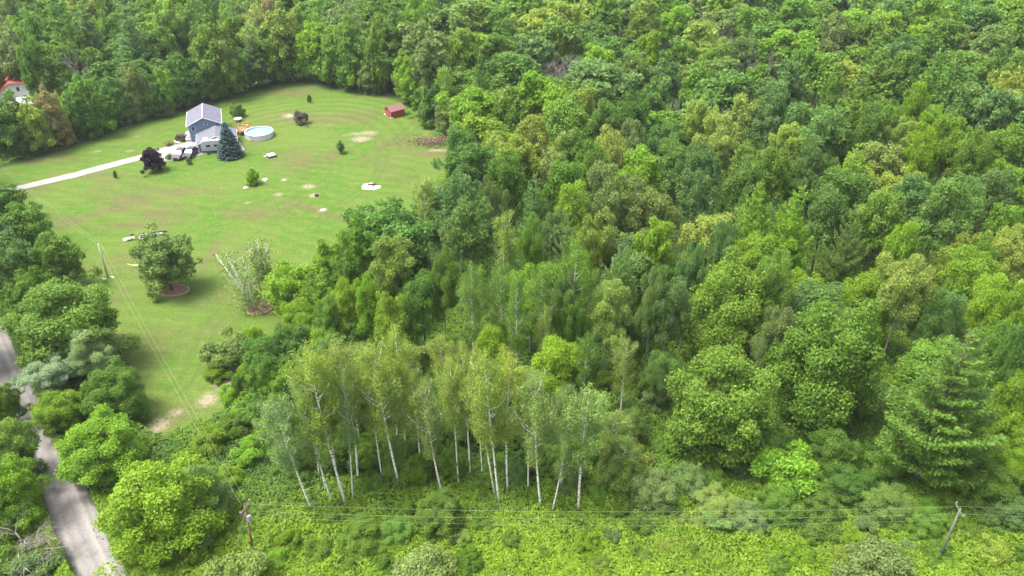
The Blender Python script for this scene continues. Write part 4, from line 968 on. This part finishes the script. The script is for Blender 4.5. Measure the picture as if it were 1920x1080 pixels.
STONE = mat('pale_stone', (.33, .31, .28), .9, noise=.25, scale=2, bump=.4)
def rock(px, py, w, label, m=STONE, nm='boulder', hz=.6, seed=1, group='pale boulders on the lawn'):
    p = G(px, py); g = random.Random(seed); r = w / 2 * proj(p.x, p.y, 0)[2] / F; mb = MB(); n, k = 9, 6
    for i in range(k):
        ph = pi / 2 * i / (k - 1)
        for j in range(n): t = 2 * pi * j / n; q = r * g.uniform(.8, 1.15); mb.v.append((q * cos(t) * cos(ph), q * sin(t) * cos(ph), max(0, q * sin(ph) * hz) - (.1 if i == 0 else 0)))
    for i in range(k - 1):
        for j in range(n): j2 = (j + 1) % n; mb.f.append((i * n + j, i * n + j2, (i + 1) * n + j2, (i + 1) * n + j))
    mb.f.append(tuple((k - 1) * n + j for j in range(n)))
    o = mb.build(nm, m); o.location = (p.x, p.y, .08); tag(o, label, 'rock', group); return o
rock(462, 353, 12, 'pale boulder left of the yellow-green bush', seed=2); rock(497, 339, 13, 'pale boulder right of the yellow-green bush', seed=3); rock(533, 338, 7, 'small flat pale stone right of the two boulders', hz=.3, seed=4)
rock(543, 218, 9, 'flat pale stone beside the reddish brown bush', hz=.3, seed=6); rock(236, 451, 12, 'pale stone at the left end of the concrete slab', seed=7, hz=.8); rock(594, 368, 9, 'blackened stump stone in the middle of the lawn', mat('char', (.04, .035, .03), .9), seed=8, hz=.9)
rock(728, 218, 8, 'pale stone at the left corner of the red shed', seed=11); rock(735, 222, 9, 'pale stone in front of the red shed', seed=12); rock(606, 394, 11, 'flat pale stone low on the lawn above the woods', hz=.12, seed=5)
def slab():
    p = G(277, 445); h = thing('concrete_slab', (p.x, p.y, .09), 'pale rubble-strewn patch of broken concrete above the dense olive tree', 'slab', R(14))
    h.scale = (0.9, 0.9, 0.9)
    MB().disc(2.3, .16, 44, .28, 1.6, .55, 12).build('slab', mat('pale_concrete', (.25, .225, .20), .9, noise=.3, scale=1.5, bump=.5), h, bevel=.05)
    MB().box(-3.2, 3.4, 1.15, 1.32, 0, .38).build('back_wall', mat('dark_block', (.09, .10, .07), .9, noise=.3), h)
    g = random.Random(4)
    for i in range(9):
        x, y, s = g.uniform(-4, 0), g.uniform(-1, .8), g.uniform(.15, .35); MB().box(x, x + s * 1.6, y, y + s, .22, .22 + s * .7).build('rubble', STONE, h, bevel=.04)
slab()
def bed(px, py, w, hpx, label, rz=0, c=(.22, .12, .09)):
    p = G(px, py); r = w / 2 * proj(p.x, p.y, 0)[2] / F; sy = (G(px, py - hpx / 2) - p).length / r
    h = thing('mulch_bed', (p.x, p.y, .1), label, 'garden bed', rz, 'mulch beds on the lawn')
    MB().disc(r, .08, 40, .06, 1, sy, 5).build('mulch', mat('bark_mulch', c, .95, noise=.3, scale=2.5, bump=.5), h)
    e = MB().ring(r * .98, r * 1.04, 0, .12, 40); e.v = [(x, y * sy, z) for x, y, z in e.v]; e.build('edging', mat('bed_edging', (.40, .27, .19), .9), h)
bed(326, 546, 56, 20, 'round reddish mulch bed under the dense olive tree'); bed(488, 578, 50, 24, 'curved reddish mulch bed under the sparse birch', R(30))
def firepit():
    p = G(695, 351); h = thing('fire_pit', (p.x, p.y, .09), 'pale sandy circle with a charred log near the woods', 'fire pit')
    MB().disc(1.8, .03, 30, .25, 1.0, .9, 9).build('sand', mat('pale_sand', (.36, .31, .26), .95, noise=.2), h)
    MB().tube([(-.6, .7, .15), (.9, .9, .2)], [.14, .12], 7).tube([(.3, .2, .12), (1.0, .9, .14)], [.1, .1], 7).build('log', mat('char_log', (.07, .04, .04), .9), h)
firepit()
def brush():
    g = random.Random(9)
    p = G(826, 268); h = thing('brush_pile', (p.x, p.y, 0), 'tangled brown brush pile at the edge of the woods', 'brush pile')
    mb = MB()
    for i in range(130):
        a = g.uniform(0, 6.28); q = Vector((g.uniform(-4, 4), g.uniform(-2, 2), g.uniform(.1, 1.0))); d = Vector((cos(a), sin(a), g.uniform(-.1, .7))) * g.uniform(.8, 1.8); mb.tube([q, q + d], [.04, .015], 4)
    mb.build('branches', mat('dry_brush', (.24, .16, .12), .9, noise=.3), h)
    lf = np.random.default_rng(3); P = lf.normal(size=(1500, 3)) * [3.2, 1.6, .35] + [0, 0, .35]; P[:, 2] = np.abs(P[:, 2]); k = bpy.data.objects.new('dry_leaves', mesh_quads('dry_leaves', cards(P, lf.normal(size=P.shape), .3), LEAF)); k.color = (.17, .12, .08, 1); col.objects.link(k); k.parent = h
brush()
def mailbox():
    p = G(160, 911); h = thing('mailbox', (p.x, p.y, 0), 'white mailbox on a short post at the right edge of the road', 'mailbox', R(60))
    MB().box(-.05, .05, -.05, .05, 0, 1.05).build('post', BARKG, h); MB().prism([(-.16, 1.05), (.16, 1.05), (.16, 1.22), (.1, 1.32), (-.1, 1.32), (-.16, 1.22)], -.28, .28).build('box', WHITE, h, bevel=.02)
    MB().box(.165, .18, -.02, .02, 1.15, 1.4).build('flag', mat('flag_red', (.4, .03, .03), .5), h)
mailbox()
o = MB().tube([(-1.5, .5, .12), (-.3, .0, .14), (.2, -.1, .2)], [.05, .08, .1], 7).tube([(-.2, -.2, .15), (1.1, .05, .17)], [.2, .14], 8).build('log', mat('pale_log', (.45, .45, .18), .9)); p = G(254, 500); o.location = (p.x, p.y, .1); tag(o, 'pale yellowish log lying on the grass right of the lawn pole', 'log')

# ---------------------------------------------------------------- poles and wires
PW = mat('pole_wood', (.16, .10, .075), .9, noise=.3, scale=2); PWG = mat('pole_weathered', (.11, .115, .09), .9, noise=.2, scale=2)
WIRE = mat('wire_aluminium', (.30, .33, .27), .4, metal=.3, noise=.02); INS = mat('insulator', (.22, .22, .22), .3)
def pole(base, top, label, m, arm=True, rz=0, guys=(), tr=True):
    h = thing('utility_pole', (base.x, base.y, 0), label, 'utility pole', 0, 'utility poles'); d = top - base
    MB().tube([(0, 0, -.2), tuple(d * .5), tuple(d)], [.14, .12, .09], 10).build('post', m, h, True)
    if arm:
        a = Vector((cos(rz), sin(rz), 0)); t = d * .96; mb = MB().tube([tuple(t - a * .9), tuple(t + a * .9)], [.05, .05], 4); ar = mb.build('crossarm', m, h)
        for s in (-.8, .8, 0): q = t + a * s; MB().tube([tuple(q), tuple(q + Vector((0, 0, .3)))], [.05, .07], 8).build('insulator', INS, ar if s else h)
        if tr: MB().tube([tuple(d * .8 + Vector((.25, -.1, -.45))), tuple(d * .8 + Vector((.25, -.1, .3)))], [.2, .2], 12).build('transformer', INS, h)
    for g_ in guys: MB().tube([tuple(d * .93), tuple(Vector(g_) - base)], [.025, .025], 4).build('guy_wire', WIRE, h)
    return top
b1 = G(478, 1050); t1 = atY(459, 948, b1.y); t1.z = max(t1.z, 6)
pole(b1, t1, 'brown wooden utility pole with guy wires beside the bramble clearing', PW, True, R(75), [G(437, 1052), G(445, 1050)])
b2 = G(1755, 1060); t2 = atY(1801, 953, b2.y)
pole(b2, t2, 'grey weathered utility pole in the shrubs at lower right', PWG, True, R(88), tr=False)
b3 = G(203, 522); t3 = atY(184, 456, b3.y)
pole(b3, t3, 'pale slender utility pole on the lawn beside the roadside trees', mat('pole_pale', (.34, .34, .32), .8), False, 0, [G(206, 524)])
o = MB().disc(.75, .1, 20, .2, 1.2, .7, 4).build('concrete_pad', STONE); o.location = (b3.x, b3.y, .05); tag(o, 'small pale pad at the foot of the lawn utility pole', 'pad')
print('poles', t1, t2, t3)
def wire(a, b, sag, label, rad=.007):
    pts = []
    for i in range(25): t = i / 24; q = a.lerp(b, t); q.z -= sag * 4 * t * (1 - t); pts.append(q)
    mid = pts[0].copy(); o = MB().tube([tuple(q - mid) for q in pts], [rad] * 25, 5).build('power_line', WIRE); o.location = mid; tag(o, label, 'wire', 'overhead power lines')
V3 = Vector
for k, (dz, dx) in enumerate(((.25, 0), (-.75, .1))):
    n_ = ('upper', 'lower')[k]
    wire(t1 + V3((dx, 0, dz)), t2 + V3((0, 0, dz)), .9, f'{n_} overhead wire crossing the front undergrowth between the two poles')
    e = t2 + (t2 - t1).normalized() * 60; wire(t2 + V3((0, 0, dz)), e + V3((0, 0, dz)), .9, f'{n_} overhead wire running off right from the grey pole')
wire(t1 + V3((0, 0, -1.5)), t2 + V3((0, 0, -1.5)), 1.1, 'thin lowest wire between the two front utility poles', .006)
for k, dx in enumerate((-.35, .35)):
    n_ = ('left', 'right')[k]
    wire(t1 + V3((dx, 0, .2)), t3 + V3((dx, 0, .1)), 1.2, f'{n_} wire rising over the lawn to the slender pole')
    e = G(-40, 275, 7); wire(t3 + V3((dx, 0, .1)), e + V3((dx, 0, 0)), .8, f'{n_} wire running from the slender pole over the driveway')

# ---------------------------------------------------------------- labels that single each tree out by its look and its neighbours
SHORTC = {'g': 'green', 'b': 'lime green', 'd': 'dark green', 'y': 'yellowish', 'o': 'olive', 'c': 'bluish green', 'w': 'silvery', 'r': 'orange-tinged', 'p': 'purple', 's': 'sandy green', 'n': 'brown', 't': 'blue-green'}
SHORTK = {'M': 'round tree', 'E': 'full-skirted tree', 'B': 'fine-leaved tree', 'A': 'slender birch', 'P': 'pine', 'S': 'shrub', 'D': 'bare tree'}
def look(k, c): return SHORTK[k] if k == 'D' else SHORTC[c] + ' ' + SHORTK[k]
seen = set(t[6] for t in TREES_DONE if t[6])
for o, px, py, rp, k, c, lab in TREES_DONE:
    if lab: continue
    nb = sorted(((math.hypot(q[1] - px, q[2] - py), q) for q in TREES_DONE if q[0] is not o and abs(q[1] - px) + abs(q[2] - py) < 420 and q[6] is None), key=lambda a: a[0])[:14]
    rel = []
    for d, q in nb:
        dx, dy = px - q[1], py - q[2]
        w = ('right of' if dx > 0 else 'left of') if abs(dx) > abs(dy) else ('below' if dy > 0 else 'above')
        rel.append((w, look(q[4], q[5])))
    size = 'big ' if rp > 58 else 'small ' if rp < 24 else ''
    cand = []
    for i in range(len(rel)):
        for j in range(i + 1, len(rel)):
            if rel[i][0] != rel[j][0]: cand.append((i + j, f'{size}{look(k, c)} {rel[i][0]} {rel[i][1]}, {rel[j][0]} {rel[j][1]}, {region(px, py)}'))
    cand.sort(key=lambda a: a[0]); pick = None
    for _, t in cand:
        if t not in seen and len(t.split()) <= 16: pick = t; break
    if pick is None:
        for _, t in cand:
            t = t.rsplit(',', 1)[0] + (' at the edge' if px < 60 or px > 1860 else ' among the crowns')
            if t not in seen and len(t.split()) <= 16: pick = t; break
    pick = pick or f'{size}{look(k, c)} standing {region(px, py)} in the photo'
    if pick in seen: print('DUP', pick)
    seen.add(pick); o['label'] = pick

# ---------------------------------------------------------------- the air
def haze():
    m = bpy.data.materials.new('haze_air'); m.use_nodes = True; n = m.node_tree.nodes; n.clear()
    v = n.new('ShaderNodeVolumePrincipled'); v.inputs['Color'].default_value = (.86, .92, 1.0, 1); v.inputs['Density'].default_value = HAZE; v.inputs['Anisotropy'].default_value = 0.2
    o_ = n.new('ShaderNodeOutputMaterial'); m.node_tree.links.new(v.outputs[0], o_.inputs['Volume'])
    o = MB().box(-1400, 1400, -1400, 1400, -1.3, 64).build('haze', m); tag(o, 'thin summer haze over the woods', 'haze', None, 'stuff')
haze()
